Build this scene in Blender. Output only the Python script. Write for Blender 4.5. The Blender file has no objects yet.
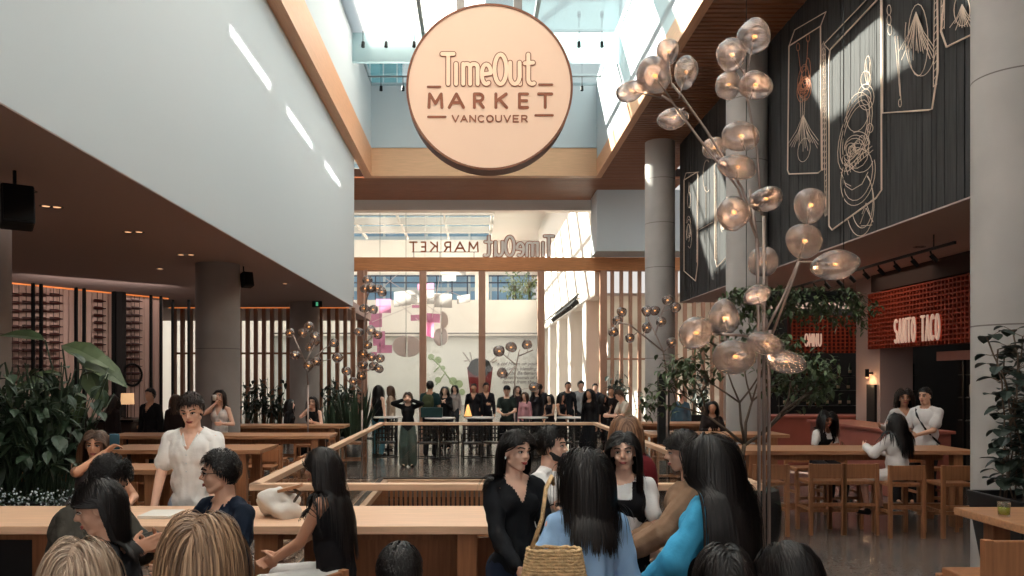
import bpy, bmesh, math, random
import numpy as np
from mathutils import Vector, Matrix, noise
random.seed(7); np.random.seed(7)
R = math.radians
S = bpy.context.scene
COL = S.collection
# ------------------------------------------------------------------ camera, sky, sun, exposure
CAMZ, F, CX, CY = 1.95, 800.0, 475.0, 377.0
cd = bpy.data.cameras.new('camera'); cam = bpy.data.objects.new('camera', cd); COL.objects.link(cam)
cam.location = (0, 0, CAMZ); cam.rotation_euler = (R(90), 0, 0)
cd.sensor_width = 36; cd.lens = F / 1024 * 36
cd.shift_x = (512 - CX) / 1024; cd.shift_y = (CY - 288) / 1024
cd.clip_start = 0.05; cd.clip_end = 2000
S.camera = cam
vs = S.view_settings
vs.view_transform = 'Standard'; vs.look = 'None'; vs.gamma = 1; vs.use_curve_mapping = False
vs.exposure = 0.58
W = bpy.data.worlds.new('sky'); S.world = W; W.use_nodes = True
nt = W.node_tree; nt.nodes.clear()
wo = nt.nodes.new('ShaderNodeOutputWorld'); bg = nt.nodes.new('ShaderNodeBackground')
tc = nt.nodes.new('ShaderNodeTexCoord'); sx = nt.nodes.new('ShaderNodeSeparateXYZ'); cr = nt.nodes.new('ShaderNodeValToRGB')
cr.color_ramp.elements[0].color = (0.95, 0.88, 0.82, 1); cr.color_ramp.elements[1].color = (0.58, 0.74, 0.82, 1)
nt.links.new(tc.outputs['Generated'], sx.inputs[0]); nt.links.new(sx.outputs['Z'], cr.inputs[0])
nt.links.new(cr.outputs[0], bg.inputs[0]); bg.inputs[1].default_value = 0.6
nt.links.new(bg.outputs[0], wo.inputs[0])
sd = bpy.data.lights.new('sun', 'SUN'); sun = bpy.data.objects.new('sun', sd); COL.objects.link(sun)
sd.energy = 25.0; sd.color = (1, 0.87, 0.74); sd.angle = R(0.9)
sun.rotation_euler = Vector((1.27, -0.92, -1.0)).to_track_quat('-Z', 'Y').to_euler()
sun.location = (-20, 30, 30)
try:
    S.cycles.use_denoising = True
    S.cycles.max_bounces = 9; S.cycles.diffuse_bounces = 5; S.cycles.glossy_bounces = 3
    S.cycles.transmission_bounces = 4; S.cycles.transparent_max_bounces = 16
    S.cycles.sample_clamp_indirect = 4.0; S.cycles.caustics_reflective = False; S.cycles.caustics_refractive = False
except Exception: pass

def area(name, loc, target, sx_, sy_, power, color, spread=180):
    l = bpy.data.lights.new(name, 'AREA'); l.shape = 'RECTANGLE'; l.size = sx_; l.size_y = sy_
    l.energy = power; l.color = color; l.spread = R(spread)
    o = bpy.data.objects.new(name, l); COL.objects.link(o); o.location = loc
    o.rotation_euler = (Vector(target) - Vector(loc)).to_track_quat('-Z', 'Y').to_euler()
    return o
# narrow lamps added in place of sunlight thrown back by the glazing opposite
for i, (y0, y1) in enumerate(((11.2, 14.2), (14.75, 17.7), (18.5, 21.3))):
    area('light_sliver', (3.0, (y0+y1)/2, 9.6), (-3.54, (y0+y1)/2, 6.98), y1-y0-.75, 0.14, 3.2, (1, 0.95, 0.88), 0.6)
for (x, y) in ((-6.5, 10), (-6.5, 16), (-7.5, 21), (-11, 13)):
    area('light_gallery', (x, y, 3.93), (x, y, 0), 2.6, 2.6, 14, (1, 0.84, 0.76), 170)
for (x, y) in ((8, 10), (7, 15), (9, 18.5)):
    area('light_food_hall', (x, y, 3.93), (x, y, 0), 2.0, 2.0, 10, (1, 0.78, 0.62), 170)
area('light_curtain', (-7.6, 16.6, 3.7), (-9.4, 18.5, 2.4), 3, .4, 24, (1, .86, .78), 150)  # unseen area lamp added to brighten the curtain
area('light_hall', (-3, 42, 11.5), (-3, 42, 0), 14, 22, 760, (1, 0.95, 0.88), 170)
area('light_end_fill', (0.5, 27.2, 8.2), (0.5, 27.2, 0), 6, 2.2, 30, (1, 0.93, 0.86), 170)  # added fill lamp lightening the pier and the far end
area('light_front_fill', (0.5, -6.6, 3.4), (0.5, 0, 1.6), 9, 4.5, 150, (1, 0.95, 0.91), 170)  # invented fill behind the camera, lifting the faces; no entrance stands there
# daylight coming down through the skylight opening
area('light_skylight', (0.3, 13.5, 8.9), (0.3, 13.5, 0), 6.4, 21.0, 95, (0.95, 0.97, 1.0), 160)
# ------------------------------------------------------------------ helpers
def lin(c):
    return tuple((x/255/12.92 if x/255 <= 0.04045 else ((x/255+0.055)/1.055)**2.4) for x in c)
def PX(px, py, Y):
    return Vector(((px-CX)/F*Y, Y, CAMZ + (CY-py)/F*Y))
M = {}
def newmat(name):
    m = bpy.data.materials.new(name); m.use_nodes = True
    n = m.node_tree; b = n.nodes['Principled BSDF']; M[name] = m
    return m, n, b
def mat(name, c, rough=0.6, metal=0.0, var=0.0, vscale=4.0, bump=0.0, bscale=40.0, spec=0.4, stretch=None, emis=None, es=0.0, coat=0.0):
    m, n, b = newmat(name); c = lin(c)
    b.inputs['Base Color'].default_value = (*c, 1); b.inputs['Roughness'].default_value = rough
    b.inputs['Metallic'].default_value = metal; b.inputs['Specular IOR Level'].default_value = spec
    b.inputs['Coat Weight'].default_value = coat
    if var or bump:
        t = n.nodes.new('ShaderNodeTexCoord'); mp = n.nodes.new('ShaderNodeMapping')
        n.links.new(t.outputs['Object'], mp.inputs[0])
        if stretch: mp.inputs['Scale'].default_value = stretch
    if var:
        nz = n.nodes.new('ShaderNodeTexNoise'); nz.inputs['Scale'].default_value = vscale; nz.inputs['Detail'].default_value = 5
        rp = n.nodes.new('ShaderNodeValToRGB')
        rp.color_ramp.elements[0].position = 0.3; rp.color_ramp.elements[1].position = 0.7
        rp.color_ramp.elements[0].color = (*[max(0, x*(1-var)) for x in c], 1); rp.color_ramp.elements[1].color = (*[min(1, x*(1+var)) for x in c], 1)
        n.links.new(mp.outputs[0], nz.inputs[0]); n.links.new(nz.outputs[0], rp.inputs[0]); n.links.new(rp.outputs[0], b.inputs['Base Color'])
    if bump:
        nz = n.nodes.new('ShaderNodeTexNoise'); nz.inputs['Scale'].default_value = bscale; nz.inputs['Detail'].default_value = 4
        bp = n.nodes.new('ShaderNodeBump'); bp.inputs['Strength'].default_value = bump; bp.inputs['Distance'].default_value = 0.02
        n.links.new(mp.outputs[0], nz.inputs[0]); n.links.new(nz.outputs[0], bp.inputs['Height']); n.links.new(bp.outputs[0], b.inputs['Normal'])
    if emis:
        b.inputs['Emission Color'].default_value = (*lin(emis), 1); b.inputs['Emission Strength'].default_value = es
    return m
def woodmat(name, c, axis=0, rough=0.45, var=0.28, sc=3.0):
    st = [14, 14, 14]; st[axis] = 0.8
    return mat(name, c, rough, var=var, vscale=sc, stretch=tuple(st), bump=0.05, bscale=6)
def glassmat(name, tint, gloss=0.10, rough=0.02, frost=0.0, frostc=(1, 1, 1)):
    m, n, b = newmat(name); n.nodes.remove(b)
    out = n.nodes['Material Output']
    tr = n.nodes.new('ShaderNodeBsdfTransparent'); tr.inputs[0].default_value = (*tint, 1)
    gl = n.nodes.new('ShaderNodeBsdfGlossy'); gl.inputs['Roughness'].default_value = rough
    lw = n.nodes.new('ShaderNodeLayerWeight'); lw.inputs['Blend'].default_value = 0.35
    mr = n.nodes.new('ShaderNodeMapRange'); mr.inputs['To Min'].default_value = gloss*0.35; mr.inputs['To Max'].default_value = min(1, gloss*5)
    n.links.new(lw.outputs['Fresnel'], mr.inputs[0])
    mx = n.nodes.new('ShaderNodeMixShader'); n.links.new(mr.outputs[0], mx.inputs[0]); n.links.new(tr.outputs[0], mx.inputs[1]); n.links.new(gl.outputs[0], mx.inputs[2])
    last = mx
    if frost:
        tl = n.nodes.new('ShaderNodeBsdfTranslucent'); tl.inputs[0].default_value = (*frostc, 1)
        m2 = n.nodes.new('ShaderNodeMixShader'); m2.inputs[0].default_value = frost
        n.links.new(mx.outputs[0], m2.inputs[1]); n.links.new(tl.outputs[0], m2.inputs[2]); last = m2
    n.links.new(last.outputs[0], out.inputs[0])
    return m
def emat(name, c, s):
    m, n, b = newmat(name)
    b.inputs['Base Color'].default_value = (*lin(c), 1); b.inputs['Emission Color'].default_value = (*lin(c), 1); b.inputs['Emission Strength'].default_value = s
    return m

def frame(d, up=(0, 0, 1)):
    d = Vector(d).normalized(); up = Vector(up)
    if abs(d.dot(up)) > 0.98: up = Vector((0, 1, 0)) if abs(d.y) < 0.9 else Vector((1, 0, 0))
    a = d.cross(up).normalized(); b = a.cross(d).normalized()
    return a, b, d
class MB:
    def __init__(s): s.v = []; s.f = []; s.m = []
    def add(s, vs, fs, mi=0):
        o = len(s.v); s.v.extend([tuple(v) for v in vs]); s.f.extend([tuple(i+o for i in f) for f in fs]); s.m.extend([mi]*len(fs)); return s
    def box(s, lo, hi, mi=0):
        x0, y0, z0 = lo; x1, y1, z1 = hi
        return s.add([(x0,y0,z0),(x1,y0,z0),(x1,y1,z0),(x0,y1,z0),(x0,y0,z1),(x1,y0,z1),(x1,y1,z1),(x0,y1,z1)],
                     [(0,3,2,1),(4,5,6,7),(0,1,5,4),(1,2,6,5),(2,3,7,6),(3,0,4,7)], mi)
    def bar(s, p, q, w, h, mi=0, up=(0,0,1)):
        a, b, d = frame(Vector(q)-Vector(p), up); vs = []
        for c in (Vector(p), Vector(q)):
            for i, j in ((-1,-1),(1,-1),(1,1),(-1,1)): vs.append(c+a*i*w/2+b*j*h/2)
        return s.add(vs, [(0,3,2,1),(4,5,6,7),(0,1,5,4),(1,2,6,5),(2,3,7,6),(3,0,4,7)], mi)
    def tube(s, pts, r, n=8, mi=0, cap=True):
        pts = [Vector(p) for p in pts]; k = len(pts); rs = r if hasattr(r, '__len__') else [r]*k
        vs = []; a = None
        for i, p in enumerate(pts):
            d = (pts[min(i+1, k-1)]-pts[max(i-1, 0)])
            if d.length < 1e-9: d = Vector((0,0,1))
            d.normalize()
            if a is None: a, b, _ = frame(d)
            else:
                a = (a - d*a.dot(d))
                if a.length < 1e-6: a = frame(d)[0]
                a.normalize(); b = a.cross(d)
            for j in range(n):
                t = 2*math.pi*j/n; vs.append(p + (a*math.cos(t)+b*math.sin(t))*rs[i])
        fs = [(i*n+j, i*n+(j+1)%n, (i+1)*n+(j+1)%n, (i+1)*n+j) for i in range(k-1) for j in range(n)]
        if cap: fs += [tuple(range(n))[::-1], tuple(range((k-1)*n, k*n))]
        return s.add(vs, fs, mi)
    def cyl(s, p, q, r, r2=None, n=16, mi=0): return s.tube([p, q], [r, r if r2 is None else r2], n, mi)
    def ell(s, c, rad, nu=12, nv=8, mi=0, rot=None, fn=None):
        c = Vector(c); vs = [Vector((0,0,1))]
        for i in range(1, nv):
            t = math.pi*i/nv
            for j in range(nu):
                u = 2*math.pi*j/nu; vs.append(Vector((math.sin(t)*math.cos(u), math.sin(t)*math.sin(u), math.cos(t))))
        vs.append(Vector((0,0,-1))); out = []
        for v in vs:
            w = Vector((v.x*rad[0], v.y*rad[1], v.z*rad[2]))
            if fn: w = fn(v, w)
            if rot is not None: w = rot @ w
            out.append(c+w)
        fs = [(0, 1+j, 1+(j+1)%nu) for j in range(nu)]
        for i in range(nv-2):
            for j in range(nu): fs.append((1+i*nu+j, 1+(i+1)*nu+j, 1+(i+1)*nu+(j+1)%nu, 1+i*nu+(j+1)%nu))
        b = 1+(nv-2)*nu; L = len(out)-1
        fs += [(L, b+(j+1)%nu, b+j) for j in range(nu)]
        return s.add(out, fs, mi)
    def lathe(s, prof, c=(0,0,0), n=24, mi=0, sx=1, sy=1):
        c = Vector(c); k = len(prof)
        vs = [c+Vector((r*sx*math.cos(2*math.pi*j/n), r*sy*math.sin(2*math.pi*j/n), z)) for r, z in prof for j in range(n)]
        fs = [(i*n+j, i*n+(j+1)%n, (i+1)*n+(j+1)%n, (i+1)*n+j) for i in range(k-1) for j in range(n)]
        return s.add(vs, fs, mi)
    def prism(s, poly, d, mi=0):
        """poly: planar 3D points, extruded by vector d"""
        n = len(poly); P = [Vector(p) for p in poly]; Q = [p+Vector(d) for p in P]
        return s.add(P+Q, [tuple(range(n))[::-1], tuple(range(n, 2*n))] + [(i, (i+1)%n, n+(i+1)%n, n+i) for i in range(n)], mi)
    def build(s, name, mats, parent=None, origin=(0,0,0), smooth=False, bevel=0.0, loc=None):
        o3 = Vector(origin); me = bpy.data.meshes.new(name)
        me.from_pydata([(v[0]-o3.x, v[1]-o3.y, v[2]-o3.z) for v in s.v], [], s.f)
        mats = mats if isinstance(mats, (list, tuple)) else [mats]
        for m in mats: me.materials.append(m)
        if len(mats) > 1: me.polygons.foreach_set('material_index', s.m)
        bm = bmesh.new(); bm.from_mesh(me); bmesh.ops.recalc_face_normals(bm, faces=bm.faces); bm.to_mesh(me); bm.free()
        if smooth: me.polygons.foreach_set('use_smooth', [True]*len(me.polygons))
        me.update()
        o = bpy.data.objects.new(name, me); COL.objects.link(o)
        if parent is not None: o.parent = parent
        else: o.location = o3
        if loc is not None: o.location = loc
        if bevel:
            b = o.modifiers.new('bevel', 'BEVEL'); b.width = bevel; b.segments = 2; b.limit_method = 'ANGLE'
        return o
def tag(o, label=None, cat=None, group=None, kind=None):
    if label: o['label'] = label
    if cat: o['category'] = cat
    if group: o['group'] = group
    if kind: o['kind'] = kind
    return o
def thing(name, loc, label, cat, group=None, rz=0):
    o = bpy.data.objects.new(name, None); COL.objects.link(o); o.location = loc; o.rotation_euler = (0,0,rz)
    o.empty_display_size = 0.1
    return tag(o, label, cat, group)
def struct(name, mb, m, **k):
    o = mb.build(name, m, **k); o['kind'] = 'structure'; return o
def copy_tree(o, parent=None):
    c = o.copy(); COL.objects.link(c)
    if parent is not None: c.parent = parent
    for ch in [x for x in CH.get(o.name, [])]: copy_tree(ch, c)
    return c
CH = {}
def index_children(root):
    def rec(o):
        CH[o.name] = [x for x in COL.objects if x.parent == o]
        for x in CH[o.name]: rec(x)
    rec(root)
def dup(root, loc, rz=0, label=None, group=None):
    if root.name not in CH: index_children(root)
    c = copy_tree(root); c.location = loc; c.rotation_euler = (0, 0, rz)
    if label: c['label'] = label
    if group: c['group'] = group
    return c
# ------------------------------------------------------------------ materials
mat('plaster_white', (194, 202, 207), 0.8, bump=0.02, bscale=20)
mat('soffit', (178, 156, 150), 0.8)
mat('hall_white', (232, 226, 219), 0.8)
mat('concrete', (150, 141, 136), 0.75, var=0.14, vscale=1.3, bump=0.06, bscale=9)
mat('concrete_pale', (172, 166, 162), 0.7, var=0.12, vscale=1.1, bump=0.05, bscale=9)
woodmat('fascia_wood', (214, 160, 122), 1, 0.5, 0.07)
woodmat('fascia_wood_x', (222, 176, 138), 0, 0.5, 0.07)
woodmat('beam_wood', (196, 132, 84), 0, 0.5, 0.16)
woodmat('slat_wood', (150, 98, 68), 0, 0.5, 0.2)
mat('slat_gap', (38, 26, 22), 0.9)
woodmat('post_wood', (176, 134, 112), 2, 0.5, 0.14)
woodmat('screen_wood', (128, 86, 62), 2, 0.55, 0.18)
woodmat('oak', (174, 126, 92), 0, 0.4, 0.22)
woodmat('oak_pale', (226, 184, 152), 0, 0.38, 0.12)
woodmat('oak_y', (188, 136, 100), 1, 0.4, 0.2)
woodmat('chair_wood', (158, 106, 72), 2, 0.45, 0.22)
woodmat('black_wood', (44, 42, 42), 2, 0.75, 0.5, 2.2)
mat('joint', (110, 102, 98), 0.8)
mat('black', (16, 15, 15), 0.6)
mat('black_metal', (22, 22, 23), 0.4, metal=0.6)
mat('grey_metal', (120, 116, 112), 0.35, metal=0.9)
mat('dark_metal', (70, 64, 60), 0.4, metal=0.8)
mat('dark_wall', (30, 25, 24), 0.85)
mat('brown_wall', (62, 46, 40), 0.85)
glassmat('pane', (0.97, 0.96, 0.95), 0.05)
glassmat('roof_glass', (0.90, 0.97, 0.98), 0.05)
glassmat('sunblock_glass', (0.8, 0.95, 0.97), 0.04, frost=1.0, frostc=(0.90, 0.92, 0.92))
glassmat('rail_glass', (0.95, 0.95, 0.94), 0.05)
glassmat('lamp_glass', (0.62, 0.58, 0.58), 0.20, 0.12, frost=0.26, frostc=(0.50, 0.45, 0.45))
emat('filament', (255, 176, 96), 3)
emat('warm_light', (255, 190, 140), .8)
emat('warm_strip', (255, 150, 80), 0.35)
mat('terrazzo', (116, 106, 100), 0.16, var=0.12, vscale=30, spec=0.5)
# ------------------------------------------------------------------ floor with the stair opening cut out
VX0, VX1, VY0, VY1 = -1.68, 2.19, 6.5, 15.0
mb = MB()
for lo, hi in (((-16,-7),(VX0,60)), ((VX1,-7),(16,60)), ((VX0,-7),(VX1,VY0)), ((VX0,VY1),(VX1,60))):
    mb.box((lo[0], lo[1], -0.3), (hi[0], hi[1], 0))
struct('floor', mb, M['terrazzo'])
mb = MB(); mb.box((VX0-.1, VY0, -3.3), (VX1+.1, VY1, -3.2)); struct('floor_lower', mb, M['concrete'])
mb = MB(); mb2 = MB()
for i in range(44):
    x = VX0+.03+i*(VX1-VX0-.06)/43
    mb.box((x-.026, VY1-.05, -3.2), (x+.026, VY1-.002, -.06))
for i in range(90):
    y = VY0+.06+i*(VY1-VY0-.12)/89
    for X, d in ((VX0, 1), (VX1, -1)):
        mb.box((min(X+.002*d, X+.05*d), y-.026, -3.2), (max(X+.002*d, X+.05*d), y+.026, -.06))
struct('wall_stairwell', mb, M['chair_wood'])
mb2.box((VX0-.12, VY1, -3.2), (VX1+.12, VY1+.1, -.3)); mb2.box((VX0-.12, VY0, -3.2), (VX0-.02, VY1, -.3)); mb2.box((VX1+.02, VY0, -3.2), (VX1+.12, VY1, -.3)); mb2.box((VX0-.12, VY0-.1, -3.2), (VX1+.12, VY0, -.3))
struct('wall_stairwell_backing', mb2, M['brown_wall'])
mb = MB(); t = 0.05
mb.box((VX0, VY1-t, -.06), (VX1, VY1+.16, .03)); mb.box((VX0-.16, VY0-.16, -.06), (VX0+t, VY1+.16, .03)); mb.box((VX1-t, VY0-.16, -.06), (VX1+.16, VY1+.16, .03)); mb.box((VX0, VY0-.16, -.06), (VX1, VY0+t, .03))
struct('trim_1', mb, M['oak_pale'])
# balustrade
bal = thing('balustrade', (VX0, VY0, 0), 'glass balustrade with flat wooden handrail round the stair opening', 'balustrade')
def rail(p, q, zt=1.07):
    p = Vector(p); q = Vector(q); L = (q-p).length; d = (q-p)/L
    mb = MB(); mb.bar(p+Vector((0,0,zt))-d*.04, q+Vector((0,0,zt))+d*.04, .09, .055); mb.build('handrail', M['oak_pale'], bal, bal.location, bevel=.006)
    n = max(1, round(L/1.4))
    for i in range(n):
        a = p+d*(L*i/n+.02); b = p+d*(L*(i+1)/n-.02)
        mb = MB(); mb.prism([a+Vector((0,0,.05)), b+Vector((0,0,.05)), b+Vector((0,0,zt-.03)), a+Vector((0,0,zt-.03))], Vector((-d.y, d.x, 0))*.012)
        mb.build('glass_panel', M['rail_glass'], bal, bal.location)
    mb = MB(); mb.bar(p+Vector((0,0,.03)), q+Vector((0,0,.03)), .07, .06); mb.build('base_channel', M['dark_metal'], bal, bal.location)
e = .08
rail((VX0-e, VY0-e, 0), (VX1+e, VY0-e, 0)); rail((VX0-e, VY1+e, 0), (VX1+e, VY1+e, 0)); rail((VX0-e, VY0-e, 0), (VX0-e, VY1+e, 0)); rail((VX1+e, VY0-e, 0), (VX1+e, VY1+e, 0))
# stair flight running down inside the opening
st = thing('staircase', (0.3, 12, 0), 'wooden stair flight going down inside the glass railed opening', 'stairs')
mb = MB()
for i in range(18):
    mb.box((VX0+.2, 7.0+i*.3, -3.2), (VX1-1.6, 7.32+i*.3, -3.2+ (i+1)*.16))
mb.build('flight', M['oak'], st, st.location)
# ------------------------------------------------------------------ left gallery
LX, LYE, SZ, BZ = -3.54, 23.2, 4.0, 8.34
mb = MB(); mb.box((LX-.25, -7, SZ), (LX, LYE, BZ+3.2)); struct('wall_left', mb, M['plaster_white'])
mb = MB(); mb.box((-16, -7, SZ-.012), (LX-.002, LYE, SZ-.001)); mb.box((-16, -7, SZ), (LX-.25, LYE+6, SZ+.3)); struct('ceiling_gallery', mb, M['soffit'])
mb = MB(); mb.box((-16, LYE, SZ+.3), (LX-.002, LYE+.25, BZ+3.2)); struct('wall_gallery_end', mb, M['plaster_white'])
mb = MB(); mb.box((-16.2, -7, -.3), (-16, 60, 12)); struct('wall_far_left', mb, M['brown_wall'])
mb = MB(); mb.box((-16, -7.2, -.3), (16, -7, 12)); struct('wall_back', mb, M['plaster_white'])
mb = MB(); mb.box((16, -7, -.3), (16.2, 60, 12)); struct('wall_far_right', mb, M['brown_wall'])
# columns
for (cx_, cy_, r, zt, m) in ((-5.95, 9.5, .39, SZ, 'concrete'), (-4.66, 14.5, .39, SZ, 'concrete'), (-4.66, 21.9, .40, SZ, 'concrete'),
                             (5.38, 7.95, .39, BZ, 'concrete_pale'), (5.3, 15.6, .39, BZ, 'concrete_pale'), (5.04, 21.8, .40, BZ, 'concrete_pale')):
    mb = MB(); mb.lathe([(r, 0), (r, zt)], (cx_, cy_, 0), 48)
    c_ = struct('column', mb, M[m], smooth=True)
    for z in [q_ for q_ in (2.45, 4.9, 6.1, 7.3) if q_ < zt]:
        mb = MB(); mb.lathe([(r+.0005, z), (r+.0015, z+.004), (r+.0015, z+.010), (r+.0005, z+.014)], (cx_, cy_, 0), 48); j_ = mb.build('joint', M['joint'], c_)
# recessed downlights in the gallery ceiling
dl = None; k = 0
for (px, py) in ((46,205),(57,206),(128,231),(139,231),(181,254),(191,254),(222,262),(30,190),(285,283),(160,268)):
    Y = 2.05*F/(CY-py); X = (px-CX)/F*Y
    if X > LX-.3: continue
    if dl is None:
        dl = thing('downlight', (X, Y, SZ-.013), '', 'downlight', 'recessed downlights in the low gallery ceiling')
        b = MB(); b.lathe([(.075, -.004), (.075, 0), (.05, 0), (.05, -.004), (.075, -.004)], n=20); b.build('trim_ring', M['black_metal'], dl)
        b = MB(); b.cyl((0,0,-.003), (0,0,-.001), .045); b.build('lens', M['warm_light'], dl)
        dl['label'] = 'tiny recessed downlight in the brown gallery ceiling above the bar'
    else: dup(dl, (X, Y, SZ-.013))
# ------------------------------------------------------------------ skylight shaft
FX0, FX1, FYE, FZ, GZ = -3.29, 3.87, 25.4, 7.27+CAMZ, 11.2
mb = MB(); mb.box((LX, -4, BZ), (FX0, FYE+.3, FZ)); struct('trim_skylight_left', mb, M['fascia_wood'])
mb = MB(); mb.box((FX1, -4, BZ), (FX1+.18, FYE+.3, 6.93+CAMZ)); struct('trim_skylight_right', mb, M['fascia_wood'])
mb = MB(); mb.box((FX0, FYE, BZ), (FX1, FYE+.3, FZ)); struct('trim_skylight_end', mb, M['fascia_wood_x'])
mb = MB(); mb.box((LX, -4, FZ), (FX0, FYE+.3, GZ+.1)); mb.box((FX1, -4, 6.93+CAMZ), (FX1+.18, FYE+.3, GZ+.1)); mb.box((LX, -4.2, BZ), (FX1+.18, -4, GZ+.1)); mb.box((FX0, FYE, FZ+.04), (FX1, FYE+.3, GZ+.1))
struct('wall_skylight_shaft', mb, M['plaster_white'])
mb = MB(); mb.box((FX0, FYE-.05, FZ), (FX1, FYE, FZ+.05)); struct('trim_skylight_sill', mb, M['plaster_white'])
rows = [-4, 0, 3.8, 7.6, 11.5, 13.8, 15.0, 17.5, 19.6, 22.4, 25.4]; xs = [FX0, -.98, .25, 2.05, FX1]
mc = MB(); mf = MB()
for i in range(len(rows)-1):
    for j in range(4):
        clear = j >= 2 or (j == 1 and i in (4, 6)) or (i == 9)  # pane layout invented: frosted panes hold back the sun, clear gaps shape its patches
        (mc if clear else mf).box((xs[j], rows[i], GZ), (xs[j+1], rows[i+1], GZ+.03))
struct('window_skylight_clear', mc, M['roof_glass']); struct('window_skylight_sunblock', mf, M['sunblock_glass'])
mat('mullion', (150, 158, 160), 0.5, metal=0.2)
mb = MB()
for x in (xs[1]-.4, 1.55): mb.box((x-.05, -4, GZ-.14), (x+.05, FYE, GZ))
for y in (22.4,): mb.box((FX0, y-.04, GZ-.1), (FX1, y+.04, GZ))
struct('trim_skylight_mullions', mb, M['mullion'])
glassmat('fin_glass', (0.78, 0.9, 0.93), 0.08, frost=0.55, frostc=(0.72, 0.84, 0.86))
for y in (21.5, 17.6, 13.7, 9.8):
    mb = MB(); mb.box((FX0+.003, y-.06, GZ-.80), (FX1-.003, y+.06, GZ-.02)); struct('beam_skylight_fin', mb, M['fin_glass'])
# little spots hanging on the skylight fins
sp = None
for y, zz in ((21.35, GZ-.3), (24.6, GZ-.3)):
    for px in (363, 386, 414, 579, 602, 622) if y < 23 else (381, 403, 432, 582, 609):
        X = (px-CX)/F*y
        if sp is None:
            sp = thing('spotlight', (X, y, zz), 'small black spotlight hanging under the skylight glass', 'spotlight', 'small spotlights under the skylight')
            b = MB(); b.cyl((0,0,0), (0,0,.28), .012, n=8); b.build('stem', M['black_metal'], sp)
            b = MB(); b.cyl((0,0,-.14), (0,.03,.0), .05, .045, n=14); b.build('lamp_head', M['black_metal'], sp, smooth=False)
        else: dup(sp, (X, y, zz))
mb = MB(); mb.box((FX0, 24.56, GZ-.02), (FX1, 24.64, GZ-.0)); struct('trim_skylight_bar', mb, M['mullion'])
# slatted wood ceiling right of the skylight and beyond its end
def slat_ceiling(name, x0, x1, y0, y1, z):
    mb = MB(); y = y0
    while y < y1:
        mb.box((x0, y, z), (x1, min(y+.11, y1), z+.05)); y += .17
    struct(name, mb, M['slat_wood'])
    mb = MB(); mb.box((x0, y0, z+.06), (x1, y1, z+.3)); struct(name+'_backing', mb, M['slat_gap'])
slat_ceiling('ceiling_slats_right', FX1+.18, 6.2, -7, FYE+.3, BZ)
slat_ceiling('ceiling_slats_end', -5.4, 6.8, FYE+.3, 28.9, BZ)
mb = MB(); mb.box((-6, -7, BZ), (FX1+.18, -4.2, BZ+.3)); mb.box((LX-.25, -4.2, GZ+.03), (FX0, FYE, GZ+.3)); mb.box((FX1, -4.2, GZ+.03), (6.2, FYE, GZ+.3)); struct('roof_slab', mb, M['plaster_white'])
mb = MB(); mb.box((-5.6, LYE+.25, SZ+.3), (-5.4, 28.9, BZ+1)); struct('wall_end_return', mb, M['plaster_white'])
# ------------------------------------------------------------------ right dark timber wall
RX, RYE = 5.62, 22.0
mb = MB(); y = -7
while y < RYE:
    w = random.choice((.09, .12, .15)); d = random.uniform(.0, .012)
    mb.box((RX+.012-d, y, SZ), (RX+.03, min(y+w-.008, RYE), BZ)); y += w
struct('wall_right_cladding', mb, M['black_wood'])
mb = MB(); mb.box((RX+.03, -7, SZ), (RX+.35, RYE, BZ)); struct('wall_right', mb, M['dark_wall'])
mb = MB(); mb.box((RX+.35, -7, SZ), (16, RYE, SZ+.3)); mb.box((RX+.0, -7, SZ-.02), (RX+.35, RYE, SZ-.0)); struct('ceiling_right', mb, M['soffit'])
mb = MB(); mb.box((6.2, RYE, SZ+.3), (16, RYE+.25, BZ)); struct('wall_right_end', mb, M['plaster_white'])
# ------------------------------------------------------------------ glazed end wall
GY = 28.9
mb = MB(); mb.box((LX, GY-.15, 5.16+.0), (6.8, GY+.15, 5.16+.0+.0001)); 
mb = MB(); z0 = CAMZ+106/F*GY; z1 = CAMZ+119/F*GY
beam = MB(); beam.box((-5.6, GY-.18, z0), (7.4, GY+.18, z1)); struct('beam_timber', beam, M['beam_wood'], bevel=.01)
for px in (361, 423, 482, 541, 603):
    x = (px-CX)/F*GY; mb = MB(); mb.box((x-.12, GY-.16, 0), (x+.12, GY+.16, z0)); struct('trim_post', mb, M['post_wood'])
mb = MB(); mb.box((LX-.8, GY-.006, 0), (4.6, GY+.006, z0)); mb.box((-5.4, GY-.006, z1), (4.6, GY+.006, BZ)); struct('window_end', mb, M['pane'])
mb = MB(); mb.box((-5.4, GY+.2, BZ-.33), (4.4, GY+.6, BZ+.3)); struct('beam_header', mb, M['hall_white'])
mb = MB(); mb.box((4.16, 27.3, z1), (7.4, GY-.2, BZ)); struct('wall_pier', mb, M['plaster_white'])
# slat screens
def screen(name, x0, x1, y, z1_, n, w, rails, depth=.1, m='screen_wood'):
    mb = MB()
    for i in range(n):
        x = x0+(x1-x0)*i/(n-1); mb.box((x-w/2, y-depth/2, 0), (x+w/2, y+depth/2, z1_))
    for z in rails: mb.box((x0, y-.02, z-.03), (x1, y+.02, z+.03))
    struct(name, mb, M[m])
screen('partition_slats_left', -8.9, -3.6, LYE+.5, SZ, 23, .10, (.1, 2.65), .14)
screen('partition_slats_right', 4.62, 11.5, GY-.05, z0, 22, .12, (.1, 2.6), .14, 'post_wood')
screen('partition_slats_edge', -4.9, -3.9, GY-.3, z0, 3, .1, (), .1, 'post_wood')
# warm strip light at the foot of the gallery ceiling
mb = MB(); mb.box((-9, LYE+.3, SZ-.03), (-3.7, LYE+.34, SZ-.005)); tag(mb.build('strip_light', M['warm_strip']), 'thin warm strip light along the top of the timber slat screen', 'light')
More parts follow.
